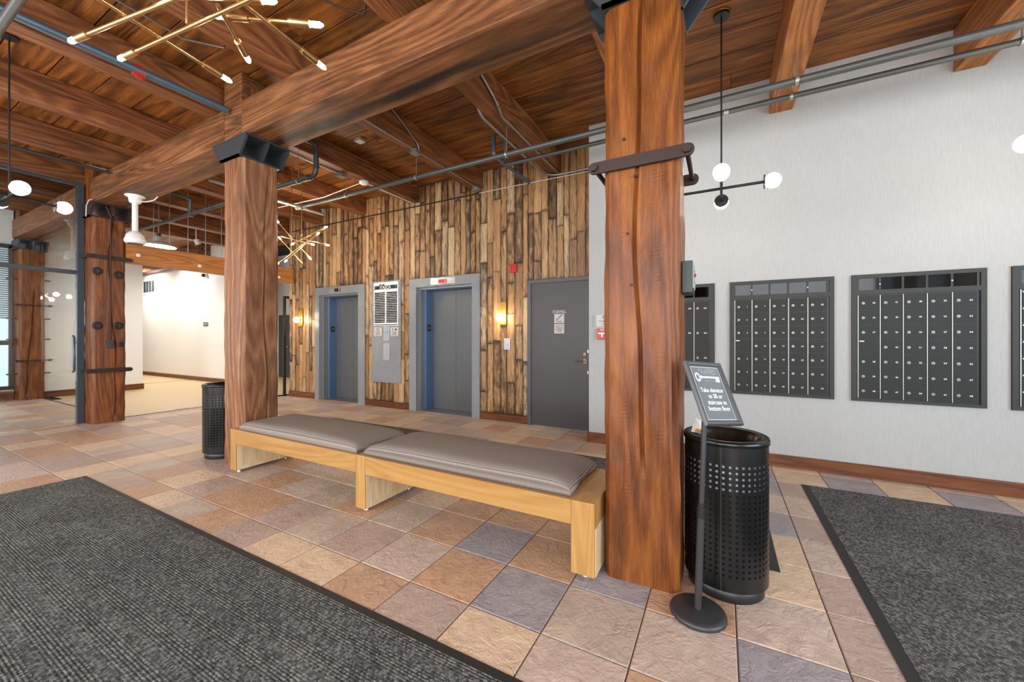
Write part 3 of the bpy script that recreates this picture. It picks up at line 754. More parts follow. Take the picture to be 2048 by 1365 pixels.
# ================================================================== ELEVATORS, DIRECTORY, STAIR DOOR
def elevator(x0, x1, ix0, ix1, indx0, indx1, label, digit):
    H, h = 2.376, 2.22
    t = thing('elevator', label, 'elevator', ((x0+x1)/2, WY, 0))
    yf = WY-0.016
    b = MB()
    b.box(x0, ix0, yf, WY+0.024, 0, H); b.box(ix1, x1, yf, WY+0.024, 0, H); b.box(ix0, ix1, yf, WY+0.024, h, H)
    b.box(ix0, ix0+0.006, WY+0.024, 5.46, 0, h); b.box(ix1-0.006, ix1, WY+0.024, 5.46, 0, h); b.box(ix0, ix1, WY+0.024, 5.46, h-0.006, h)
    part(b, 'diamond_plate_surround', M['diamond'], t)
    b = MB(); s = 0.028
    b.box(ix0+0.006, ix0+s, 5.43, 5.54, 0, h-0.006); b.box(ix1-s, ix1-0.006, 5.43, 5.54, 0, h-0.006); b.box(ix0+s, ix1-s, 5.43, 5.54, h-0.03, h-0.006)
    part(b, 'inner_frame', M['steeldull'], t)
    b = MB(); jx0, jx1 = ix0+0.062, ix1-0.062
    b.box(ix0+0.01, jx0, 5.54, 5.715, 0, h-0.01); b.box(ix1-0.01, jx1, 5.54, 5.715, 0, h-0.01); b.box(jx0, jx1, 5.54, 5.715, 2.185, h-0.01)
    part(b, 'jamb', M['elevjamb'], t)
    mid = jx0+(jx1-jx0)*0.5
    for a, c in ((jx0, mid-0.002), (mid+0.002, jx1)):
        b = MB(); b.box(a, c, 5.716, 5.74, 0.006, 2.19); part(b, 'door_leaf', M['elev'], t)
    b = MB(); b.box(ix0, ix1, WY+0.03, 5.74, 0.0, 0.004); part(b, 'sill', M['steeldull'], t)
    b = MB(); b.box(jx0+0.0, jx0+0.004, 5.575, 5.665, 1.44, 1.56); p = part(b, 'floor_plaque', M['black'], t)
    b = MB(); b.box(jx0+0.004, jx0+0.006, 5.60, 5.615, 1.48, 1.52); b.box(jx0+0.004, jx0+0.006, 5.625, 5.64, 1.48, 1.52); sub(b, 'raised_character', M['mailhinge'], p)
    b = MB(); b.box(indx0, indx1, yf-0.004, yf, 2.246, 2.358, 0.001); p = part(b, 'indicator_plate', M['steel'], t)
    m = (indx0+indx1)/2+0.01; b = MB(); b.box(m-0.10, m+0.08, yf-0.006, yf-0.0035, 2.265, 2.33); sub(b, 'display', M['blackgloss'] if digit else M['red'], p)
    b = MB(); letter(b, '2', m+0.045, yf-0.0075, 2.298, 0.06); sub(b, 'lit_digit', M['redled'], p)
elevator(-7.68, -6.15, -7.537, -6.34, -7.207, -6.683, 'elevator left of the directory with dark floor display', True)
elevator(-4.998, -3.474, -4.833, -3.627, -4.495, -3.966, 'elevator between the directory and the brass sconce, bright steel surround', False)
b = MB(); b.box(-7.72, -6.1, 5.78, 5.8, 0, 2.4); b.box(-5.0, -3.45, 5.78, 5.8, 0, 2.4); struct(b, 'wall_shaft', M['dark'])

# directory panel
t = thing('directory_panel', 'diamond plate panel with white tenant directory between the two elevators', 'directory', (-5.58, WY, 0.47))
b = MB(); b.box(-5.957, -5.20, WY-0.018, WY-0.005, 0.47, 2.392, 0.002); part(b, 'backing_plate', M['diamond'], t)
b = MB(); b.box(-5.884, -5.256, WY-0.030, WY-0.018, 1.54, 2.366, 0.002); brd = part(b, 'directory_board', M['printw'], t)
yy = WY-0.0312
b = MB(); b.box(-5.865, -5.275, yy, yy+0.001, 2.235, 2.305); b.box(-5.735, -5.60, yy, yy+0.001, 2.305, 2.33)
w, hgt = 0.275, 0.0145
rn = random.Random(2)
patt = [(.45, .4), (.45, .0), (0, 0), (.65, .55), (0, .5), (0, .8), (.5, 0), (.5, 0), (0, .6), (0, .95), (.5, 0), (0, .7), (.9, .68), (.9, .6), (0, 0), (0, 0), (.6, 0), (.55, 0)]
for k, (p, q) in enumerate(patt):
    z = 2.165-k*0.0325
    b.box(-5.862+w*p, -5.862+w-(0.025 if p else 0), yy, yy+0.001, z-hgt/2, z+hgt/2)
    b.box(-5.553+w*q, -5.553+w-(0.025 if q else 0), yy, yy+0.001, z-hgt/2, z+hgt/2)
    for x, s in ((-5.862, p), (-5.553, q)):
        if s:
            b.box(x+0.006, x+w*s-0.012, yy, yy+0.001, z+0.004, z+0.0055); b.box(x+0.006, x+w*s-0.03, yy, yy+0.001, z-0.0055, z-0.004)
b.box(-5.862, -5.278, yy, yy+0.001, 1.555, 1.57)
sub(b, 'black_print', M['print'], brd)
b = MB()
for k, (p, q) in enumerate(patt):
    z = 2.165-k*0.0325
    b.box(-5.862, -5.862+w, yy+0.0012, yy+0.0016, z-0.0125, z+0.0125); b.box(-5.553, -5.553+w, yy+0.0012, yy+0.0016, z-0.0125, z+0.0125)
sub(b, 'grey_line', M['printg'], brd)
for st, hx, hz, hs, hb in (('ITASCA', -5.58, 2.268, 0.085, 0.012), ('THE', -5.667, 2.317, 0.022, 0.01), ('*', -5.83, 2.262, 0.05, 0), ('*', -5.315, 2.262, 0.05, 0)):
    b = MB(); letter(b, st, hx, yy-0.001, hz, hs, bold=hb); sub(b, 'heading' if len(st) > 1 else 'star', M['printw'], brd)
b = MB(); letter(b, 'BUILDING', -5.49, yy-0.001, 2.222, 0.018)
sub(b, 'small_heading', M['print'], brd)
b = MB(); b.box(-5.64, -5.482, WY-0.024, WY-0.0175, 1.262, 1.54, 0.001); q = part(b, 'upper_call_plate', M['greyplate'], t)
b = MB(); b.cyl((-5.54, WY-0.024, 1.43), (-5.54, WY-0.028, 1.43), 0.022, n=16); sub(b, 'key_switch', M['steel'], q)
b = MB(); b.cyl((-5.60, WY-0.024, 1.43), (-5.60, WY-0.027, 1.43), 0.008, n=10); sub(b, 'pilot_lamp', M['steel'], q)
b = MB(); b.box(-5.64, -5.482, WY-0.024, WY-0.0175, 0.898, 1.21, 0.001); q = part(b, 'lower_call_plate', M['greyplate'], t)
for z in (1.08, 1.02): b = MB(); b.cyl((-5.56, WY-0.024, z), (-5.56, WY-0.03, z), 0.014, n=16); sub(b, 'call_button', M['steel'], q)
for x0, x1, kind in ((-5.884, -5.671, 0), (-5.452, -5.25, 1)):
    b = MB(); b.box(x0, x1, WY-0.026, WY-0.018, 1.35, 1.513, 0.001); q = part(b, 'notice_plate', M['signgrey'], t)
    xc = (x0+x1)/2; b = MB(); y = WY-0.0268
    if kind == 0:
        b.lathe((0, 0, 0), [(0.021, -0.0005), (0.028, -0.0005), (0.028, 0.0005), (0.021, 0.0005)], 20, False, True)
        b.v = [(xc+v[0], y+v[2], 1.472+v[1]) for v in b.v]
        b.prism([(xc-0.018, 1.492), (xc-0.014, 1.494), (xc+0.018, 1.452), (xc+0.014, 1.450)], 1, y-0.0005, y+0.0005)
    else:
        b.box(xc-0.045, xc-0.035, y-0.0005, y+0.0005, 1.452, 1.485); b.cyl((xc-0.04, y-0.0005, 1.493), (xc-0.04, y+0.0005, 1.493), 0.007, n=12)
        b.prism([(xc+0.02, 1.455), (xc+0.055, 1.455), (xc+0.06, 1.472), (xc+0.037, 1.495), (xc+0.015, 1.47)], 1, y-0.0005, y+0.0005)
    for i, ww in enumerate((0.06, 0.05, 0.045, 0.055)): b.box(xc-ww, xc+ww, y-0.0005, y+0.0005, 1.425-i*0.018, 1.431-i*0.018)
    sub(b, 'notice_print', M['print'], q)

# stairwell door
t = thing('door_1', None, None, (-2.1, WY, 0), kind='structure')
b = MB(); b.box(-2.603, -2.543, WY-0.03, WY+0.06, 0, 2.193); b.box(-1.645, -1.585, WY-0.03, WY+0.06, 0, 2.193); b.box(-2.543, -1.645, WY-0.03, WY+0.06, 2.14, 2.193); part(b, 'door_frame', M['stairframe'], t)
b = MB(); b.box(-2.54, -1.648, WY-0.016, WY+0.03, 0.006, 2.137, 0.002); leaf = part(b, 'door_leaf', M['stair'], t)
for z in (1.914, 1.055, 0.207): b = MB(); b.cyl((-2.545, WY-0.024, z-0.06), (-2.545, WY-0.024, z+0.06), 0.009, n=8); part(b, 'hinge', M['castiron'], t)
b = MB(); b.cyl((-1.70, WY-0.016, 0.99), (-1.70, WY-0.026, 0.99), 0.032, n=18); b.cyl((-1.70, WY-0.026, 0.99), (-1.70, WY-0.06, 0.99), 0.012)
b.tube([(-1.70, WY-0.06, 0.99), (-1.74, WY-0.062, 0.992), (-1.83, WY-0.058, 0.986)], 0.011, 8); part(b, 'lever_handle', M['bronze'], t)
b = MB(); b.cyl((-1.70, WY-0.016, 1.09), (-1.70, WY-0.03, 1.09), 0.022, n=16); part(b, 'lock_cylinder', M['bronze'], t)
b = MB(); 
for z in (1.13, 0.83): b.box(-1.662, -1.650, WY-0.02, WY-0.015, z-0.02, z+0.02)
part(b, 'latch_plate', M['steel'], t)
y = WY-0.0175
b = MB(); letter(b, 'STAIRWELL', -2.087, y, 1.70, 0.062, bold=0.012, sx=0.68); sub(b, 'stairwell_lettering', M['signgrey'], leaf)
b = MB(); b.box(-2.165, -2.010, y-0.002, y+0.001, 1.535, 1.672, 0.0005); q = sub(b, 'stairs_sign', M['signgrey'], leaf)
b = MB(); b.box(-2.165, -2.010, y-0.002, y+0.001, 1.385, 1.522, 0.0005); q2 = sub(b, 'access_sign', M['signgrey'], leaf)
b = MB(); y -= 0.0030
for k in range(5): b.box(-2.142+k*0.019, -2.142+(k+1)*0.019+0.004, y-0.0005, y, 1.578+k*0.017, 1.585+k*0.017); b.box(-2.142+(k+1)*0.019-0.002, -2.142+(k+1)*0.019+0.005, y-0.0005, y, 1.578+k*0.017, 1.602+k*0.017)
letter(b, 'STAIRS', -2.087, y, 1.555, 0.028, bold=0.01)
for k, s in enumerate(('ACCESS TO', 'ELEVATOR', 'EQUIPMENT', 'ROOM')): letter(b, s, -2.087, y, 1.493-k*0.026, 0.0235, bold=0.008)
sub(b, 'sign_print', M['print'], leaf)
# thin dark frame standing at the far end of the plank wall
b = MB(); b.box(-8.68, -8.64, 5.25, 5.30, 0, 2.25); b.box(-8.68, -8.64, 5.30, 5.9, 2.20, 2.25); struct(b, 'trim_3', M['black'])

# sconces
def sconce(x0, x1, zb, zt, gx, gz, label):
    t = thing('wall_sconce', label, 'lamp', ((x0+x1)/2, WY, zb))
    b = MB(); b.box(x0, x1, WY-0.024, WY-0.007, zb, zt, 0.003); part(b, 'back_plate', M['brasspl'], t)
    b = MB(); b.cyl((gx+0.02, WY-0.024, gz), (gx+0.005, WY-0.07, gz), 0.016, n=12); part(b, 'stem', M['brass'], t)
    b = MB(); b.sphere((gx, WY-0.115, gz), 0.062, 24, 16); part(b, 'globe', M['globewarm'], t)
sconce(-3.09, -2.975, 1.525, 1.886, -3.045, 1.645, 'brass wall sconce with glowing globe beside the stairwell door')
sconce(-8.265, -8.09, 1.56, 1.93, -8.16, 1.705, 'brass wall sconce with glowing globe at the far end of the plank wall')
t = thing('call_plate', 'small grey call button plate under the sconce by the stairwell door', 'button plate', (-2.96, WY, 1.13))
b = MB(); b.box(-3.016, -2.908, WY-0.016, WY-0.006, 1.133, 1.313, 0.002); part(b, 'plate', M['greyplate'], t)
b = MB(); b.cyl((-2.962, WY-0.016, 1.21), (-2.962, WY-0.024, 1.21), 0.016, n=16); part(b, 'button', M['steel'], t)
t = thing('fire_alarm_horn', 'red square fire alarm horn strobe on the plank wall', 'alarm', (-2.84, WY, 2.34))
b = MB(); b.box(-2.9, -2.785, WY-0.045, WY-0.006, 2.337, 2.463, 0.006); part(b, 'case', M['red'], t)
b = MB(); b.cyl((-2.8425, WY-0.0455, 2.40), (-2.8425, WY-0.05, 2.40), 0.035, 0.03, n=18); part(b, 'grille', M['redbrown'], t)
b = MB(); b.cyl((-2.8425, WY-0.02, 2.463), (-2.8425, WY-0.012, 2.52), 0.006, n=8); part(b, 'conduit', M['red'], t)
# notice and pull station on the end of the white wall
t = thing('no_smoking_sign', 'grey no smoking sign above the red pull station', 'sign', (-1.34, RY, 1.46))
b = MB(); b.box(-1.431, -1.20, RY-0.010, RY-0.001, 1.465, 1.612, 0.001); part(b, 'plate', M['signgrey'], t)
b = MB(); b.box(-1.431, -1.395, RY-0.0125, RY-0.0101, 1.465, 1.612); part(b, 'edge_strip', M['printg'], t)
b = MB(); y = RY-0.0108; ring = MB(); ring.lathe((0, 0, 0), [(0.021, -0.0004), (0.027, -0.0004), (0.027, 0.0004), (0.021, 0.0004)], 24, False, True)
b.add([(-1.285+v[0], y+v[2], 1.580+v[1]) for v in ring.v], ring.f); b.prism([(-1.303, 1.597), (-1.299, 1.60), (-1.267, 1.563), (-1.271, 1.560)], 1, y-0.0005, y+0.0005); b.box(-1.30, -1.27, y-0.0005, y+0.0004, 1.577, 1.583)
letter(b, 'NO SMOKING', -1.285, y-0.0004, 1.533, 0.0235, bold=0.01); letter(b, 'WITHIN', -1.285, y-0.0004, 1.515, 0.015); letter(b, '25 FEET OF', -1.285, y-0.0004, 1.5, 0.015); letter(b, 'BUILDING', -1.285, y-0.0004, 1.484, 0.015)
part(b, 'print', M['print'], t)
t = thing('fire_pull_station', 'red fire alarm pull station with white T handle', 'alarm', (-1.3, RY, 1.3))
b = MB(); b.box(-1.373, -1.245, RY-0.045, RY-0.001, 1.306, 1.438, 0.005); part(b, 'case', M['red'], t)
b = MB(); y = RY-0.047; b.box(-1.36, -1.258, y-0.004, y+0.002, 1.372, 1.388); b.box(-1.318, -1.300, y-0.004, y+0.002, 1.335, 1.374); part(b, 'handle', M['printw'], t)
b = MB(); letter(b, 'FIRE', -1.309, y+0.001, 1.422, 0.026, bold=0.01); part(b, 'lettering', M['printw'], t)
# grey-green control box on the side of the near post
t = thing('control_box', 'dark green control box on the side of the post by the sign', 'control box', (-0.165, 2.36, 1.57))
b = MB(); b.box(-0.187, -0.135, 2.27, 2.46, 1.575, 1.745, 0.003); part(b, 'case', M['green'], t)
b = MB(); b.box(-0.135, -0.131, 2.29, 2.445, 1.60, 1.735); q = part(b, 'face_panel', M['greenlt'], t)
b = MB()
for k in range(3): b.box(-0.131, -0.130, 2.33, 2.41, 1.635+k*0.03, 1.640+k*0.03)
sub(b, 'print', M['print'], q)
b = MB(); b.cyl((-0.131, 2.33, 1.672), (-0.120, 2.33, 1.672), 0.008, n=10); sub(b, 'red_button', M['red'], q)

# ================================================================== MAILBOX BANKS
YM = RY-0.001
def mailbank(x0, label, rows, nums, numbered=True):
    """five columns of doors under a strip of small glass panes; rows: door heights in units of one of seven"""
    zb, zt = 0.727, 1.926; w = 0.888; x1 = x0+w
    t = thing('mailbox_bank', label, 'mailboxes', (x0+w/2, YM, zb))
    f = 0.036
    b = MB(); yf = YM-0.022
    b.box(x0, x1, yf, YM, zt-f, zt); b.box(x0, x1, yf, YM, zb, zb+0.028); b.box(x0, x0+f, yf, YM, zb+0.028, zt-f); b.box(x1-f, x1, yf, YM, zb+0.028, zt-f)
    b.box(x0+f, x1-f, yf, YM, 1.735, 1.778)
    part(b, 'outer_frame', M['mailframe'], t)
    b = MB(); b.box(x0+f, x1-f, YM-0.006, YM-0.001, zb+0.028, 1.735); part(b, 'back_panel', M['black'], t)
    ix0, ix1 = x0+f+0.008, x1-f-0.016; cw = (ix1-ix0)/5
    for k in range(6):
        b = MB(); xm = ix0+cw*k; b.box(max(xm-0.008, x0+f), min(xm+0.008, x1-f), yf+0.003, YM-0.001, 1.778, zt-f); part(b, 'pane_mullion', M['mailframe'], t)
    for k in range(5):
        b = MB(); b.box(ix0+cw*k+0.008, ix0+cw*(k+1)-0.008, YM-0.012, YM-0.008, 1.779, zt-f-0.001); part(b, 'glass_pane', M['mailglass'], t)
    for k in (0, 3):
        xm = ix0+cw*(k+1); b = MB(); b.cyl((xm, yf+0.003, 1.83), (xm, yf-0.003, 1.83), 0.007, n=10); part(b, 'pane_lock', M['mailhinge'], t)
    zt2, zb2 = 1.728, zb+0.033; u = (zt2-zb2)/7
    for c in range(5):
        b = MB(); xa = ix0+cw*c; b.box(xa, xa+0.007, YM-0.019, YM-0.006, zb2, zt2); part(b, 'hinge_strip', M['mailhinge'], t)
        z = zt2
        for r, hgt in enumerate(rows):
            za = z-u*hgt; xc0, xc1 = xa+0.011, xa+cw-0.005
            b = MB(); b.box(xc0, xc1, YM-0.018, YM-0.006, za+0.0032, z-0.0032, 0.0012); d = part(b, 'mailbox_door', M['maildoor'], t)
            num = nums.get((c, r)); zl = z-u*0.53
            blank = numbered and num is None and sum(rows) == 7 and len(rows) == 7
            b = MB(); b.cyl((xa+0.040, YM-0.018, zl), (xa+0.040, YM-0.0225, zl), 0.0125 if not blank else 0.009, n=14); kb = MB(); kb.box(xa+0.0382, xa+0.0418, YM-0.0234, YM-0.0224, zl-0.008, zl+0.003)
            sub(kb, 'keyway', M['black'], d)
            sub(b, 'lock', M['locksteel'] if not blank else M['mailframe'], d)
            if blank: b = MB(); b.box(xa+0.013, xa+0.048, YM-0.0195, YM-0.018, z-0.024, z-0.012); sub(b, 'outgoing_label', M['signgrey'], d)
            if num is not None:
                b = MB(); letter(b, str(num), xa+cw*0.74, YM-0.0185, zl, 0.021, bold=0.010); sub(b, 'number', M['printw'], d)
            z = za
def colnums(start):
    n = {}; k = start
    for c in range(5):
        for r in range(7):
            if c == 0 and r == 3: continue
            n[c, r] = k; k += 1
    return n
mailbank(-0.952, 'bank of tall mailboxes partly behind the post, doors 240 and 342', [2, 2, 2, 1], {(3, 0): 240, (4, 0): 233, (3, 1): 336, (4, 1): 342, (4, 2): 346})
mailbank(0.080, 'charcoal mailbox bank whose doors run from 1 to 34', [1]*7, colnums(1))
mailbank(1.099, 'charcoal mailbox bank whose doors run from 35 up to 68', [1]*7, colnums(35))
mailbank(2.131, 'charcoal mailbox bank without visible numbers, cut off after door 68', [1]*7, {}, True)

# ================================================================== BENCH AND CUSHIONS
t = thing('oak_bench', 'long honey oak bench on three slab legs between two timber posts', 'bench', (-2.43, 2.35, 0))
by0, by1 = 2.06, 2.645
for x0, x1 in ((-4.268, -4.170), (-2.475, -2.372), (-0.737, -0.604)):
    b = MB(); b.box(x0, x1, by0, by1, 0.028, 0.43, 0.003); lg = part(b, 'leg', M['oakz'], t)
    b = MB(); b.box(x1-0.001, x1+0.002, by0+0.012, by1-0.002, 0.03, 0.292); sub(b, 'side_veneer', M['oakpale'], lg)
    b = MB(); b.box(x1+0.0021, x1+0.004, by0+0.012, by0+0.06, 0.03, 0.292); b.box(x1+0.0021, x1+0.004, by0+0.06, by1-0.002, 0.03, 0.065); sub(b, 'edge_banding', M['oakpale'], lg)
    for y in (by0+0.06, by1-0.06):
        b = MB(); b.cyl(((x0+x1)/2, y, 0), ((x0+x1)/2, y, 0.012), 0.022, 0.018, n=14); b.cyl(((x0+x1)/2, y, 0.012), ((x0+x1)/2, y, 0.03), 0.007, n=8); sub(b, 'foot_glide', M['steel'], lg)
for nm, y0, y1 in (('front_rail', by0+0.001, by0+0.034), ('back_rail', by1-0.034, by1-0.001)):
    for x0, x1 in ((-4.169, -2.476), (-2.371, -0.738)):
        b = MB(); b.box(x0, x1, y0, y1, 0.294, 0.4295, 0.002); part(b, nm, M['oak'], t)
for x0, x1 in ((-4.169, -2.476), (-2.371, -0.738)):
    b = MB(); b.box(x0, x1, by0+0.035, by1-0.035, 0.405, 0.428); part(b, 'seat_board', M['oak'], t)
def cushion(x0, x1, y0, y1, z0, h, label, seed):
    r = random.Random(seed); NX, NY = 70, 34; vs = []; fs = []
    def prof(u): return (1-abs(u)**14)**0.5
    for j in range(NY+1):
        for i in range(NX+1):
            u = -1+2*i/NX; v = -1+2*j/NY
            su = math.copysign(1-(1-abs(u))**1.7, u); sv = math.copysign(1-(1-abs(v))**1.7, v)
            e = max(0.0, prof(su))*max(0.0, prof(sv))
            pin = 1-0.012*(1-abs(sv)) if abs(su) > 0.9 else 1
            crown = 0.74+0.26*(1-su*su)**0.8*(1-sv*sv)**0.5
            z = z0+0.022+h*e*crown+0.003*math.sin(su*5+seed)*e
            vs.append(((x0+x1)/2+(x1-x0)/2*su*pin, (y0+y1)/2+(y1-y0)/2*sv, z))
    n = len(vs)
    for p in list(vs[:n]):
        i = vs.index(p) if False else 0
        break
    bot = []
    for j in range(NY+1):
        for i in range(NX+1):
            x, y, z = vs[j*(NX+1)+i]; bot.append((x, y, z0 if 0 < i < NX and 0 < j < NY else z0+0.018))
    vs += bot
    for j in range(NY):
        for i in range(NX):
            a = j*(NX+1)+i; fs.append((a, a+1, a+NX+2, a+NX+1)); fs.append((n+a, n+a+NX+1, n+a+NX+2, n+a+1))
    for i in range(NX): fs.append((i, n+i, n+i+1, i+1)); a = NY*(NX+1)+i; fs.append((a, a+1, n+a+1, n+a))
    for j in range(NY): a = j*(NX+1); fs.append((a, a+NX+1, n+a+NX+1, n+a)); c = a+NX; fs.append((c, n+c, n+c+NX+1, c+NX+1))
    b = MB(); b.add(vs, fs, True)
    return one(b, 'bench_cushion', M['fabric'], label, 'cushion')
cushion(-4.165, -2.50, 2.088, 2.63, 0.431, 0.075, 'grey woven cushion on the bench half nearest the split post', 1)
cushion(-2.425, -0.752, 2.092, 2.635, 0.431, 0.085, 'grey woven cushion on the bench half beside the post with the sign', 4)

# ================================================================== LITTER BINS
def make_bin(label):
    t = thing('litter_bin', label, 'trash can', (0, 0, 0))
    R, z0, z1 = 0.20, 0.065, 0.795; NC = 42; hw = 0.37
    NR = 20; pz = 0.0285; zs = [z0, z0+0.07]; hole_rows = []
    z = z0+0.075
    for k in range(NR):
        zs += [z, z+pz*0.42]; hole_rows.append(len(zs)-2); z += pz
    zs = sorted(set(zs+[z1-0.001])); 
    hr = set()
    for i in range(len(zs)-1):
        m = (zs[i]+zs[i+1])/2; q = (m-(z0+0.075))/pz
        if 0 <= q < NR and (q-int(q)) < 0.42: hr.add(i)
    ang = []
    for k in range(NC): ang += [2*PI*k/NC, 2*PI*(k+hw)/NC]
    n = len(ang); vs = []; fs = []
    for z in zs: vs += [(R*math.cos(a), R*math.sin(a), z) for a in ang]
    for i in range(len(zs)-1):
        for j in range(n):
            if i in hr and j % 2 == 0: continue
            fs.append((i*n+j, i*n+(j+1) % n, (i+1)*n+(j+1) % n, (i+1)*n+j))
    b = MB(); b.add(vs, fs, True); o = b.build('perforated_shell', M['blackgloss'], t)
    b = MB(); b.lathe((0, 0, 0), [(0.206, 0.785), (0.207, 0.800), (0.203, 0.811), (0.193, 0.815), (0.172, 0.812), (0.165, 0.806), (0.160, 0.79), (0.13, 0.74), (0.122, 0.735), (0.122, 0.732), (0.135, 0.74), (0.196, 0.785)], 48, True, True); b.build('rim', M['blackgloss'], t)
    b = MB(); b.lathe((0, 0, 0), [(0.178, 0.0), (0.182, 0.004), (0.182, 0.072), (0.17, 0.072)], 36); b.build('base_ring', M['black'], t)
    b = MB(); b.lathe((0, 0, 0), [(0.0, 0.075), (0.187, 0.075), (0.190, 0.57)], 32); b.build('inner_bucket', M['dark'], t)
    b = MB(); b.lathe((0, 0, 0), [(0.191, 0.565), (0.192, 0.60), (0.190, 0.735), (0.15, 0.75)], 32); b.build('bag_liner', M['liner'], t)
    b = MB(); a = -PI/2-0.10; c, s = math.cos(a), math.sin(a)
    b.cyl((0.2015*c, 0.2015*s, 0.07), (0.2015*c, 0.2015*s, 0.785), 0.0022, n=6); b.build('seam', M['standgrey'], t)
    return t
bin1 = make_bin('black perforated litter bin behind the sign stand'); bin1.location = (0.018, 2.41, 0)
r2 = bin1.copy(); COL.objects.link(r2); r2.location = (-4.96, 2.335, 0); r2['label'] = 'black perforated litter bin tucked behind the post at the far bench end'
for ch in list(bin1.children):
    c = ch.copy(); COL.objects.link(c); c.parent = r2
r2.rotation_euler.z = 0.4
# flyer sticking out of the bin
t = thing('paper_flyer', 'folded white flyer with teal and orange print poking out of the bin', 'paper', (-0.105, 2.37, 0.80))
b = MB(); b.add([(-0.145, 2.33, 0.820), (-0.075, 2.30, 0.822), (-0.085, 2.40, 0.862), (-0.13, 2.43, 0.88)], [(0, 1, 2, 3)]); b.add([(-0.146, 2.331, 0.821), (-0.076, 2.301, 0.823), (-0.086, 2.401, 0.863), (-0.131, 2.431, 0.881)], [(3, 2, 1, 0)]); part(b, 'sheet', M['printw'], t)
b = MB(); b.add([(-0.125, 2.318, 0.8235), (-0.075, 2.297, 0.825), (-0.082, 2.36, 0.849), (-0.105, 2.37, 0.8505)], [(0, 1, 2, 3)]); part(b, 'teal_band', M['teal'], t)
b = MB(); b.add([(-0.128, 2.318, 0.8265), (-0.098, 2.305, 0.8275), (-0.10, 2.33, 0.838), (-0.12, 2.338, 0.839)], [(0, 1, 2, 3)]); part(b, 'orange_block', M['orange'], t)

# ================================================================== SIGN STAND
t = thing('sign_stand', 'charcoal floor stand holding a grey framed sign about the elevator', 'sign', (-0.10, 2.072, 0))
b = MB(); b.lathe((-0.10, 2.072, 0), [(0.0, 0.0), (0.121, 0.0), (0.126, 0.006), (0.126, 0.016), (0.121, 0.025), (0.108, 0.031), (0.0, 0.033)], 48); part(b, 'round_base', M['standgrey'], t)
A = Vector((-0.10, 2.072, 0.03)); Bp = Vector((-0.072, 2.085, 0.93)); mid = A.lerp(Bp, 0.52)
b = MB(); b.cyl(A, mid, 0.0165, n=20); part(b, 'lower_pole', M['standgrey'], t)
b = MB(); b.cyl(mid, Bp, 0.0125, n=20); part(b, 'upper_pole', M['standgrey'], t)
b = MB(); b.cyl(mid-Vector((0, 0, 0.03)), mid+Vector((0, 0, 0.022)), 0.0185, n=20); b.cyl(mid+Vector((0, 0, 0.022)), mid+Vector((0, 0, 0.04)), 0.0155, n=20); part(b, 'twist_collar', M['black'], t)
az, tl, ro = 0.915, 0.489, -0.092
rr = Vector((math.cos(az), math.sin(az), 0)); nn = Vector((math.sin(az), -math.cos(az), 0)); up = Vector((0, 0, 1))
uu = up*math.cos(tl)-nn*math.sin(tl); nf = nn*math.cos(tl)+up*math.sin(tl)
r3 = rr*math.cos(ro)+uu*math.sin(ro); u3 = -rr*math.sin(ro)+uu*math.cos(ro)
SC = Vector((-0.035, 2.098, 1.07))
def sp(b): b.v = [tuple(SC+r3*v[0]+u3*v[1]+nf*v[2]) for v in b.v]; return b
w, h, f = 0.1175, 0.160, 0.021
b = MB()
def bar(b, p, q, inn):
    """rounded snap-frame bar from corner p to q, mitred towards the centre"""
    prof = [(0, -0.012), (0, 0.004), (0.25, 0.010), (0.6, 0.011), (1, 0.003), (1, -0.004)]
    vs = []
    for s, c in ((0, p), (1, q)):
        for a, z in prof: vs.append((c[0]+(inn[s][0])*f*a, c[1]+(inn[s][1])*f*a, z))
    n = len(prof); b.add(vs, [(i, i+1, n+i+1, n+i) for i in range(n-1)], True)
cs = [(-w, -h), (w, -h), (w, h), (-w, h)]; ins = [(1, 1), (-1, 1), (-1, -1), (1, -1)]
frs = []
for k in range(4):
    b = MB(); bar(b, cs[k], cs[(k+1) % 4], (ins[k], ins[(k+1) % 4])); part(sp(b), 'frame_bar', M['gunframe'], t)
b = MB(); b.box(-w+0.004, w-0.004, -h+0.004, h-0.004, -0.012, -0.005); part(sp(b), 'back_board', M['gunframe'], t)
b = MB(); b.box(-w+f-0.002, w-f+0.002, -h+f-0.002, h-f+0.002, -0.005, -0.002); poster = part(sp(b), 'poster', M['poster'], t)
def flat(b, s, x, y, size, bold=0.0, sx=1.0, z=-0.0012, align='CENTER'):
    vs, fs = text_geo(s, size, align, bold); b.add([(x+p[0]*sx, y+p[1], z) for p in vs], fs)
b = MB()
for k, s in enumerate(('Take elevator', 'to SB or', 'staircase to', 'bottom floor')): flat(b, s, (0.0, 0.008, 0.006, 0.006)[k], 0.012-k*0.0305, 0.0315, 0.012, 0.83)
sub(sp(b), 'message_lettering', M['printw'], poster)
b = MB(); i0 = 0.006
for (x0, x1, y0, y1) in ((-w+f+i0, w-f-i0, h-f-i0-0.0016, h-f-i0), (-w+f+i0, w-f-i0, -h+f+i0, -h+f+i0+0.0016), (-w+f+i0, -w+f+i0+0.0016, -h+f+i0, h-f-i0), (w-f-i0-0.0016, w-f-i0, -h+f+i0, h-f-i0)):
    b.add([(x0, y0, -0.0012), (x1, y0, -0.0012), (x1, y1, -0.0012), (x0, y1, -0.0012)], [(0, 1, 2, 3)])
sub(sp(b), 'border_line', M['printw'], poster)
b = MB(); flat(b, 'TRAPPED', 0.012, 0.107, 0.039, 0.0, 0.74); sub(sp(b), 'logo_lettering', M['printg'], poster)
b = MB(); flat(b, 'PUZZLE ROOMS', 0.012, 0.061, 0.014, 0.0, 0.72); sub(sp(b), 'logo_subtitle', M['printg'], poster)
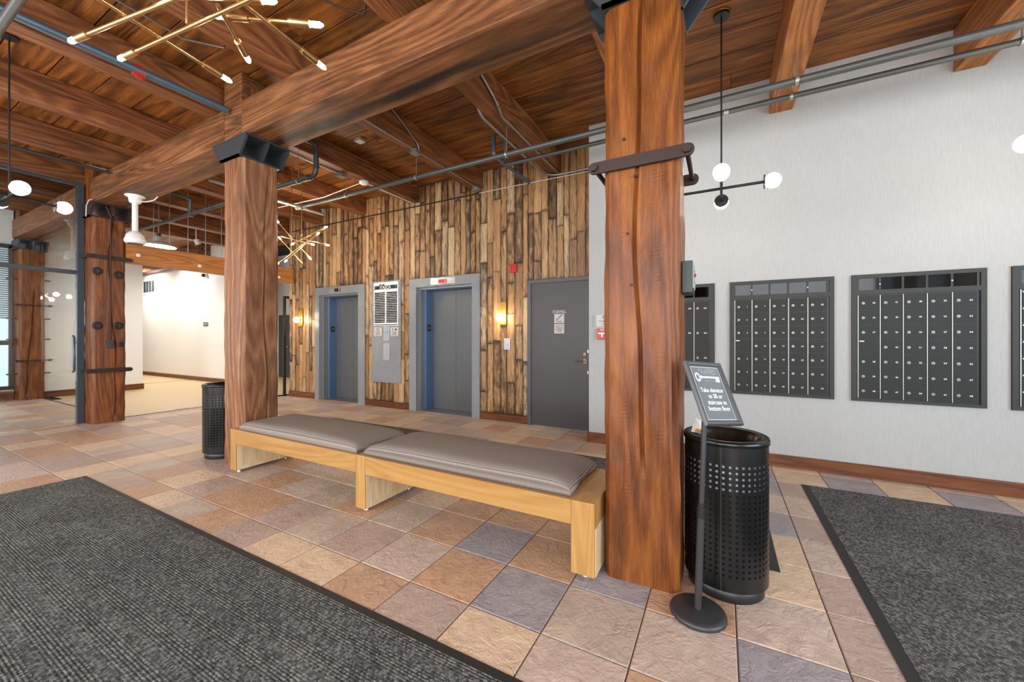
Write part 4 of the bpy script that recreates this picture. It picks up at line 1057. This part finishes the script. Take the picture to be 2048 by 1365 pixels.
b = MB(); ring = MB(); ring.lathe((0, 0, 0), [(0.011, 0), (0.019, 0)], 20, False)
b.add([(-0.062+v[0]*0.85, 0.079+v[1]*1.25, -0.0011) for v in ring.v], ring.f)
for (x0, x1, y0, y1) in ((-0.048, 0.078, 0.0755, 0.0845), (-0.040, -0.034, 0.071, 0.089), (0.050, 0.076, 0.056, 0.0755)): b.add([(x0, y0, -0.001), (x1, y0, -0.001), (x1, y1, -0.001), (x0, y1, -0.001)], [(0, 1, 2, 3)])
sub(sp(b), 'key_emblem', M['printw'], poster)

# ================================================================== FLOOR MATS
def floor_mat(x0, x1, y0, y1, bw, label, mk=(1, 1, 1, 1)):
    t = thing('floor_mat', label, 'mat', ((x0+x1)/2, (y0+y1)/2, 0))
    h = 0.009
    i = [x0+bw*mk[0], x1-bw*mk[1], y0+bw*mk[2], y1-bw*mk[3]]
    b = MB(); b.box(i[0], i[1], i[2], i[3], 0.0012, h); part(b, 'ribbed_carpet', M['mat'], t)
    o = [(x0, y0), (x1, y0), (x1, y1), (x0, y1)]; n = [(i[0], i[2]), (i[1], i[2]), (i[1], i[3]), (i[0], i[3])]
    b = MB()
    for k in range(4):
        a, c = o[k], o[(k+1) % 4]; d, e = n[k], n[(k+1) % 4]
        b.add([(a[0], a[1], 0.001), (c[0], c[1], 0.001), (c[0], c[1], 0.003), (a[0], a[1], 0.003), (e[0], e[1], h-0.001), (d[0], d[1], h-0.001), (d[0], d[1], 0.001), (e[0], e[1], 0.001)],
              [(0, 1, 2, 3), (3, 2, 4, 5), (0, 6, 7, 1)])
    part(b, 'rubber_border', M['rubber'], t)
floor_mat(-5.37, 0.35, -0.75, 1.345, 0.045, 'large charcoal ribbed mat in front of the bench', (0.5, 1, 1, 1))
floor_mat(0.632, 3.6, 0.5, 4.335, 0.05, 'large charcoal ribbed mat below the numbered mailboxes', (1, 1, 1, 0.35))
floor_mat(-5.6, 0.295, 2.66, 4.235, 0.05, 'long charcoal mat behind the bench, corner showing past the bin')

# ================================================================== LAMPS
def globe_pendant(x, y, z, label, cordmat, ztop=CZ+0.003):
    t = thing('globe_pendant', label, 'lamp', (x, y, z))
    b = MB(); b.cyl((x, y, ztop), (x, y, ztop-0.03), 0.062, n=28); part(b, 'canopy', M['black'], t)
    b = MB(); b.lathe((x, y, ztop), [(0.064, 0), (0.074, 0), (0.072, -0.012), (0.064, -0.012)], 28, True, True); part(b, 'canopy_ring', M['brasspl'], t)
    b = MB(); b.cyl((x, y, ztop-0.03), (x, y, z), 0.0065, n=8); part(b, 'stem', M['black'], t)
    b = MB(); b.cyl((x-0.30, y, z), (x+0.30, y, z), 0.011, n=10); part(b, 'arm', M['black'], t)
    b = MB(); b.cyl((x, y-0.27, z+0.018), (x, y+0.27, z-0.018), 0.011, n=10); part(b, 'arm', M['black'], t)
    for dx, dy, L, zz in ((1, 0, 0.30, 0), (-1, 0, 0.30, 0), (0, -1, 0.27, 0.018), (0, 1, 0.27, -0.018)):
        p = Vector((x+dx*L, y+dy*L, z+zz)); d = Vector((dx, dy, 0))
        b = MB(); b.cyl(p-d*0.002, p+d*0.004, 0.056, n=28); pl = part(b, 'disc', M['black'], t)
        b = MB(); b.sphere(p+d*0.058, 0.058, 24, 16); part(b, 'globe', M['globe'], t)
globe_pendant(0.0, 3.685, 2.575, 'black pendant with opal globes hanging before the mailbox wall by the post', None)
globe_pendant(2.09, 3.775, 2.585, 'black pendant with opal globes hanging over the mailbox mat', None)
globe_pendant(-5.59, 0.925, 2.60, 'black pendant with opal globes hanging before the glass partition', None)

def sputnik(rods, stems, ztop, label, bulbmat, r, sock, bl, center):
    t = thing('sputnik_chandelier', label, 'chandelier', center)
    for (a, c, ea, eb) in rods:
        a, c = Vector(a), Vector(c); d = (c-a).normalized()
        b = MB(); b.cyl(a, c, r, n=10); part(b, 'rod', M['brass'], t)
        for p, e, s in ((a, ea, -1), (c, eb, 1)):
            if not e: continue
            q = p+d*s*sock
            b = MB(); b.cyl(p-d*s*sock*0.1, q, r*1.75, n=12); sk = part(b, 'socket', M['brass'], t)
            b = MB(); n = 10
            b.cyl(q, q+d*s*bl*0.75, r*1.35, n=12); b.cyl(q+d*s*bl*0.75, q+d*s*bl, r*1.35, r*0.5, n=12); sub(b, 'tube_bulb', bulbmat, sk)
    for p in stems:
        b = MB(); b.cyl(p, (p[0], p[1], ztop-0.02), r*0.7, n=8); part(b, 'stem', M['brass'], t)
        b = MB(); b.cyl((p[0], p[1], ztop-0.025), (p[0], p[1], ztop), r*5, n=20); part(b, 'canopy', M['brass'], t)
def ext(p, q, L, z, z2=None):
    """rod that ends at point q and is L long, pointing from p"""
    p, q = Vector((*p, z)), Vector((*q, z if z2 is None else z2)); d = (p-q).normalized()
    return tuple(q+d*L), tuple(q)
RD = []
for p, q, L, z, e in (((-2.096, .786), (-2.70, .68), 1.25, 2.80, True), ((-1.839, .939), (-2.65, .838), 1.25, 2.80, True), ((-2.392, .627), (-2.475, 1.07), 1.15, 2.816, True),
                      ((-1.861, .936), (-1.903, 1.255), 1.10, 2.816, True)):
    a, c = ext(p, q, L, z); RD.append((a, c, True, True))
a, c = ext((-1.994, .93), (-2.12, 1.06), 0.23, 2.806); RD.append((a, c, False, True))
RD.append(((-1.96, 1.015, 2.832), (-1.80, 1.127, 2.832), True, True))
RD.append(((-2.06, .816, 2.826), (-1.86, .944, 2.826), True, True))
sputnik(RD, [(-2.199, 0.879, 2.80), (-1.62, 0.955, 2.80)], CZ+0.003, 'large brass rod chandelier with tube bulbs above the big mat', M['bulbcool'], 0.0095, 0.085, 0.062, (-2.0, 0.9, 2.8))
P3 = [((-6.248, 3.75, 3.133), (-5.881, 3.95, 2.658), 1, 1), ((-6.195, 3.75, 2.861), (-5.998, 3.95, 2.532), 1, 0), ((-6.235, 3.75, 2.56), (-5.843, 3.95, 2.887), 1, 0),
      ((-6.024, 3.75, 2.588), (-5.692, 3.95, 2.929), 1, 1), ((-5.70, 3.76, 2.855), (-5.497, 3.95, 2.792), 0, 1), ((-5.831, 3.75, 2.819), (-5.521, 3.95, 3.022), 1, 1), ((-6.248, 3.75, 2.956), (-5.843, 3.95, 2.839), 0, 1)]
sputnik(P3, [(-6.045, 3.80, 2.83), (-5.79, 3.80, 2.85)], CZ+0.003, 'small brass rod chandelier with tube bulbs in front of the plank wall', M['bulbwarm'], 0.008, 0.05, 0.05, (-5.9, 3.85, 2.8))

t = thing('dome_pendant', 'white enamel dome pendant behind the orange header', 'lamp', (-9.7, 3.42, 3.05))
b = MB(); b.lathe((-9.7, 3.42, 3.10), [(0.27, 0.0), (0.25, 0.03), (0.16, 0.075), (0.075, 0.11), (0.06, 0.20), (0.0, 0.21)], 36); part(b, 'shade', M['whiteplastic'], t)
b = MB(); b.lathe((-9.7, 3.42, 3.105), [(0.0, 0.0), (0.255, 0.0)], 36); part(b, 'glowing_lens', M['domelight'], t)
b = MB(); b.cyl((-9.7, 3.42, 3.31), (-9.7, 3.42, CZ+0.004), 0.012, n=8); part(b, 'stem', M['steeldull'], t)
b = MB(); b.cyl((-9.7, 3.42, 3.28), (-9.7, 3.42, 3.36), 0.035, n=14); part(b, 'collar', M['castiron'], t)

t = thing('ceiling_fan_motor', 'white ceiling fan motor on a downrod under the beam', 'fan', (-7.45, 2.36, 2.68))
b = MB(); b.lathe((-7.45, 2.36, 3.372), [(0.0, 0), (0.11, 0), (0.115, -0.012), (0.075, -0.03), (0.065, -0.10), (0.04, -0.115), (0.0, -0.115)], 30); part(b, 'canopy', M['whiteplastic'], t)
b = MB(); b.cyl((-7.45, 2.36, 3.26), (-7.45, 2.36, 2.86), 0.034, n=18); part(b, 'downrod', M['whiteplastic'], t)
b = MB(); b.lathe((-7.45, 2.36, 2.68), [(0.0, 0.0), (0.10, 0.0), (0.118, 0.02), (0.118, 0.06), (0.11, 0.075), (0.10, 0.12), (0.06, 0.165), (0.034, 0.18)], 30); part(b, 'motor_housing', M['whiteplastic'], t)
b = MB(); b.cyl((-7.45, 2.36, 2.672), (-7.45, 2.36, 2.68), 0.085, n=24); part(b, 'vent_grille', M['castiron'], t)
b = MB(); b.tube([(-7.38, 2.37, 3.285), (-7.25, 2.42, 3.27), (-7.12, 2.46, 3.285), (-7.06, 2.48, 3.33)], 0.008, 8); part(b, 'wire', M['cablew'], t)

# ================================================================== GLASS PARTITION
t = thing('glass_partition', 'full height glass partition with dark steel frame at the washer post', 'partition', (-8.74, 0.4, 0))
b = MB(); b.box(-8.775, -8.685, 2.085, 2.160, 0, 3.70, 0.003); part(b, 'steel_post', M['castiron'], t)
b = MB(); b.box(-8.765, -8.70, -3.1, 2.085, 2.295, 2.355, 0.003); part(b, 'transom_bar', M['castiron'], t)
b = MB(); b.box(-8.765, -8.70, -3.1, 2.085, 3.66, 3.70); part(b, 'head_bar', M['castiron'], t)
for z0, z1 in ((0.012, 2.294), (2.356, 3.659)): b = MB(); b.box(-8.740, -8.730, -3.1, 2.084, z0, z1); part(b, 'glass_pane', M['glass'], t)
b = MB(); b.tube([(-8.73, 2.05, 0.80), (-8.68, 2.05, 0.82), (-8.68, 2.05, 1.33), (-8.73, 2.05, 1.35)], 0.014, 8); part(b, 'pull_handle', M['pipeblue'], t)

# ================================================================== SIDE ROOM FITTINGS
t = thing('wall_vent', 'white framed air vent high on the far white wall', 'vent', (-17.4, 5.9, 2.85))
b = MB(); b.box(-17.95, -16.95, 5.885, 5.899, 2.81, 3.33, 0.002); part(b, 'frame', M['white'], t)
for k in range(4): b = MB(); b.box(-17.86+k*0.215, -17.68+k*0.215, 5.878, 5.884, 2.88, 3.26); part(b, 'louvre_field', M['castiron'], t)
t = thing('room_sign', 'small dark room sign on the far white wall', 'sign', (-13.6, 5.9, 1.66))
b = MB(); b.box(-13.72, -13.46, 5.888, 5.899, 1.655, 1.765, 0.001); part(b, 'plate', M['castiron'], t)
b = MB()
for x in (-13.70, -13.50): b.box(x, x+0.022, 5.886, 5.888, 1.69, 1.73)
b.box(-13.64, -13.54, 5.886, 5.888, 1.70, 1.712); b.box(-13.63, -13.55, 5.886, 5.888, 1.722, 1.732)
tag(part(b, 'print', M['printw'], t), kind='stuff')
t = thing('security_camera', 'small dark dome security camera high on the far wall', 'camera', (-13.55, 5.85, 3.15))
b = MB(); b.cyl((-13.55, 5.899, 3.165), (-13.55, 5.85, 3.165), 0.07, n=18); part(b, 'mount', M['whiteplastic'], t)
b = MB(); b.sphere((-13.57, 5.83, 3.165), 0.055, 18, 12); part(b, 'dome', M['blackgloss'], t)
for k, (x, y, lb) in enumerate(((-17.0, 5.1, 'track spotlight washing the far wall near the vent'), (-14.4, 5.1, 'track spotlight washing the far wall near the room sign'), (-11.3, 4.7, 'track spotlight over the oak floor of the side room'))):
    t = thing('track_spotlight', lb, 'lamp', (x, y, 3.62))
    b = MB(); b.cyl((x, y, 3.72), (x, y+0.05, 3.60), 0.05, 0.06, n=16); part(b, 'head', M['whiteplastic'], t)
    b = MB(); b.cyl((x, y, CZ+0.004 if x > -14.4 else CZ-0.001), (x, y, 3.70), 0.012, n=8); part(b, 'stem', M['whiteplastic'], t)
    l = bpy.data.lights.new('track_lamp', 'SPOT'); l.energy = 280; l.spot_size = 2.7; l.spot_blend = 1.0; l.color = (1.0, 0.96, 0.91); l.shadow_soft_size = 0.05
    o = bpy.data.objects.new('track_lamp', l); COL.objects.link(o); o.location = (x, y+0.06, 3.57); o.rotation_euler = (0.45 if k < 2 else 0.0, 0, 0); o.parent = t; o.location = (0, 0.06, -0.05)

# ================================================================== PIPES AND CONDUIT
def arc(p0, c, p1, n=6):
    """quadratic bend from p0 to p1 around corner c"""
    p0, c, p1 = Vector(p0), Vector(c), Vector(p1)
    return [tuple(p0*(1-s)**2+c*(2*s*(1-s))+p1*s*s) for s in [k/n for k in range(n+1)]]
def hanger(t, x, y, z, ztop, r):
    b = MB(); b.cyl((x, y, z+r+0.004), (x, y, ztop), 0.005, n=6); part(b, 'hanger_rod', M['steeldull'], t)
    b = MB(); b.lathe((0, 0, 0), [(r+0.001, -0.012), (r+0.007, -0.012), (r+0.007, 0.012), (r+0.001, 0.012)], 20, False, True); b.v = [(x+v[2], y+v[0], z+v[1]) for v in b.v]; part(b, 'clamp_ring', M['steeldull'], t)
t = thing('sprinkler_pipe', 'long grey sprinkler pipe hung below the joists in front of the plank wall', 'pipe', (-1.0, 3.88, 3.42))
b = MB(); b.tube([(-5.97, 3.88, 3.42), (4.55, 3.88, 3.42)], 0.030, 14); part(b, 'pipe', M['pipe'], t)
b = MB(); b.tube([(-5.97, 2.62, 3.42), (-5.97, 4.30, 3.42)], 0.026, 12); part(b, 'cross_pipe', M['steeldull'], t)
b = MB(); b.cyl((-6.03, 3.88, 3.42), (-5.91, 3.88, 3.42), 0.04, n=14); b.cyl((-5.97, 3.82, 3.42), (-5.97, 3.94, 3.42), 0.036, n=14); part(b, 'tee', M['steeldull'], t)
b = MB(); b.cyl((-5.97, 4.30, 3.42), (-5.97, 4.30, 3.50), 0.02, n=10); b.cyl((-5.97, 4.30, 3.50), (-5.97, 4.30, 3.53), 0.032, 0.008, n=12); part(b, 'sprinkler_head', M['steeldull'], t)
for x, zt in ((-4.86, BZ1), (-3.51, BZ1), (-2.16, BZ1), (0.54, 3.655), (1.89, 3.655)): hanger(t, x, 3.88, 3.42, zt, 0.030)
b = MB(); b.tube([(-2.34, 4.17, 3.80), *arc((-2.34, 4.17, 3.50), (-2.34, 4.17, 3.45), (-2.28, 4.17, 3.45)), (4.55, 4.17, 3.45)], 0.023, 12)
t = thing('branch_pipe', 'thinner blue grey pipe running beside the white wall below the joists', 'pipe', (1.0, 4.17, 3.45))
part(b, 'pipe', M['pipe'], t)
b = MB(); b.cyl((0.02, 4.17, 3.45), (0.06, 4.17, 3.45), 0.026, n=12); part(b, 'coupling', M['steeldull'], t)
for x, zt in ((0.54, 3.655), (1.89, 3.655)): hanger(t, x, 4.17, 3.45, zt, 0.023)
b = MB(); b.tube([(-2.6, 4.33, 3.96), *arc((-2.6, 4.33, 3.74), (-2.6, 4.33, 3.69), (-2.6, 4.39, 3.69)), (-2.58, 5.34, 3.69)], 0.026, 12)
one(b, 'wall_pipe', M['pipeblue'], 'short blue pipe bending down from the deck into the plank wall', 'pipe')
t = thing('drain_pipe', 'black iron pipe behind the split post with an elbow rising to the deck', 'pipe', (-6.0, 2.88, 3.2))
b = MB(); b.tube([(-9.2, 2.88, 3.2), (-4.22, 2.88, 3.2), *arc((-4.22, 2.88, 3.2), (-4.12, 2.88, 3.2), (-4.12, 2.88, 3.29)), (-4.12, 2.88, 3.45), *arc((-4.12, 2.88, 3.48), (-4.12, 2.88, 3.56), (-4.12, 2.80, 3.56)), (-4.12, 2.57, 3.56)], 0.028, 12); part(b, 'pipe', M['pipeblack'], t)
for a, c in (((-4.26, 2.88, 3.2), (-4.215, 2.88, 3.2)), ((-4.12, 2.88, 3.28), (-4.12, 2.88, 3.32)), ((-4.12, 2.88, 3.43), (-4.12, 2.88, 3.47)), ((-6.5, 2.88, 3.2), (-6.4, 2.88, 3.2))):
    b = MB(); b.cyl(a, c, 0.034, n=14); part(b, 'coupling', M['pipeblack'], t)
b = MB(); b.tube([(-7.09, 2.88, 3.2), (-7.09, 2.88, 3.42), (-7.09, 2.57, 3.46)], 0.026, 10); part(b, 'riser', M['pipeblack'], t)
b = MB(); b.cyl((-7.09, 2.88, 3.16), (-7.09, 2.88, 3.26), 0.038, n=12); part(b, 'tee', M['pipeblack'], t)
for x in (-4.45, -5.9): hanger(t, x, 2.88, 3.2, CZ+0.004, 0.028)
# conduits
def conduit(label, pts, r=0.011, mat='steeldull', boxes=(), name='conduit'):
    t = thing(name, label, 'conduit', pts[0])
    b = MB(); b.tube(pts, r, 8); part(b, 'tube', M[mat], t)
    for (x, y, z, s) in boxes:
        b = MB(); b.box(x-s, x+s, y-s, y+s, z-s*0.55, z+s*0.55, 0.004); part(b, 'junction_box', M['steeldull'], t)
J2, J3, J4 = -2.06, -3.41, -4.76
conduit('shiny conduit dropping beside the joist near the blue wall pipe', [(J2-0.222, 3.45, 3.95), *arc((J2-0.222, 3.47, 3.80), (J2-0.222, 3.5, 3.715), (J2-0.222, 3.62, 3.715)), (J2-0.222, 5.04, 3.715)], 0.015)
conduit('shiny conduit bending along the plank wall towards the white wall', [(J2-0.222, 5.05, 3.715), *arc((J2-0.222, 5.12, 3.715), (J2-0.222, 5.315, 3.715), (J2-0.02, 5.315, 3.705)), (-1.50, 5.315, 3.70)], 0.015)
conduit('shiny conduit sweeping down the side of the joist', [(J2+0.022, 2.7, 3.98), *arc((J2+0.022, 2.95, 3.93), (J2+0.022, 3.2, 3.86), (J2+0.022, 3.48, 3.735))], 0.013)
conduit('shiny conduit running under the joist to the plank wall', [(J2+0.022, 3.49, 3.726), (J2-0.03, 3.66, 3.722), (J2-0.03, 5.20, 3.722), (J2-0.03, 5.27, 3.722)], 0.013)
conduit('conduit with two junction boxes under the joist left of the sprinkler hanger', [(J3-0.04, 2.57, 3.725), (J3-0.04, 5.22, 3.725), (J3-0.06, 5.31, 3.71)], 0.011, boxes=((J3-0.04, 3.80, 3.705, 0.05), (J3-0.05, 5.22, 3.705, 0.05)))
conduit('thin flexible conduit looping from the deck to the joist junction box', [(J3+0.016, 3.30, 4.02), (J3+0.016, 3.52, 3.92), *arc((J3+0.016, 3.66, 3.84), (J3+0.016, 3.80, 3.80), (J3+0.016, 3.80, 3.72))], 0.009)
conduit('thin conduit with square box under the joist behind the split post', [(J4-0.16, 2.57, 3.722), (J4-0.16, 3.80, 3.722)], 0.012, boxes=((J4-0.16, 3.84, 3.712, 0.05),))
t = thing('smoke_detector', 'white round smoke detector under the joist', 'detector', (J4-0.1, 4.2, 3.70))
b = MB(); b.lathe((J4-0.1, 4.2, 3.738), [(0.0, 0.0), (0.07, 0.0), (0.07, -0.02), (0.055, -0.045), (0.0, -0.05)], 24); part(b, 'body', M['whiteplastic'], t)
conduit('white conduit from the smoke detector along the joist to the plank wall', [(J4-0.1, 4.28, 3.725), (J4-0.1, 5.33, 3.725)], 0.010, 'cablew')
conduit('thin white conduit crossing the bay from the smoke detector', [(J4-0.18, 4.2, 3.725), (J4-0.9, 4.1, 3.6), (-8.3, 4.0, 3.6)], 0.008, 'cablew')
conduit('thin dark cable stapled along the top of the plank wall', [(-8.5, 5.33, 3.685), (-7.4, 5.332, 3.686), (-5.5, 5.332, 3.678), (-3.5, 5.33, 3.68)], 0.012, 'cable', name='wall_cable')
conduit('thin white cable stapled along the plank wall by the blue pipe', [(-3.48, 5.33, 3.68), (-2.9, 5.335, 3.683), (-2.2, 5.33, 3.672), (-1.52, 5.33, 3.665)], 0.006, 'cablew', name='wall_cable')
b = MB(); b.box(-4.39, -4.28, 3.63, 3.73, CZ-0.04, CZ+0.003, 0.004); one(b, 'deck_junction_box', M['whiteplastic'], 'white junction box on the deck between the joists', 'junction box')
t = thing('standpipe', 'blue grey pipe with red clamp along the joist above the big mat', 'pipe', (-4.60, 0.5, 3.68))
b = MB(); b.tube([(-4.60, -3.1, 3.68), (-4.50, 2.14, 3.68)], 0.034, 14); part(b, 'pipe', M['pipeblue'], t)
b = MB(); b.cyl((-4.53, 1.42, 3.68), (-4.527, 1.50, 3.68), 0.048, n=14); b.box(-4.55, -4.51, 1.44, 1.48, 3.62, 3.74); part(b, 'red_clamp', M['redbrown'], t)
conduit('thin conduit along the deck over the brass chandelier', [(-4.19, -2.5, 3.99), (-4.19, 1.45, 3.99), (-4.22, 1.65, 3.99), (-4.05, 1.9, 4.01)], 0.010)
conduit('black pipe and joist conduit before the glass partition', [(-7.68, -3.0, 3.66), (-7.62, 2.15, 3.66)], 0.022, 'pipeblack', name='black_pipe')
conduit('loose white cable lying along the black pipe', [(-7.735, 1.2, 3.70), (-7.73, 1.6, 3.69), (-7.70, 1.85, 3.70), (-7.665, 2.12, 3.70)], 0.006, 'cablew', name='loose_cable')
conduit('brass toned pipe crossing high beside the brass chandelier', [(-5.5, 0.70, 3.52), (-2.2, 0.70, 3.52)], 0.028, 'pipe', name='cross_pipe')
conduit('small flexible cable loop beside the joist over the beam', [(-2.30, 1.99, 4.02), (-2.31, 2.0, 3.86), (-2.33, 2.03, 3.80), (-2.40, 2.08, 3.80), (-2.52, 2.0, 3.83), (-2.62, 1.9, 3.86)], 0.007, 'cable', name='cable_loop')
conduit('white cable bent over the iron cap of the washer post', [(-8.38, 2.10, 3.14), (-8.36, 2.10, 3.30), (-8.34, 2.12, 3.385), (-8.25, 2.13, 3.385)], 0.006, 'cablew', name='cap_cable')
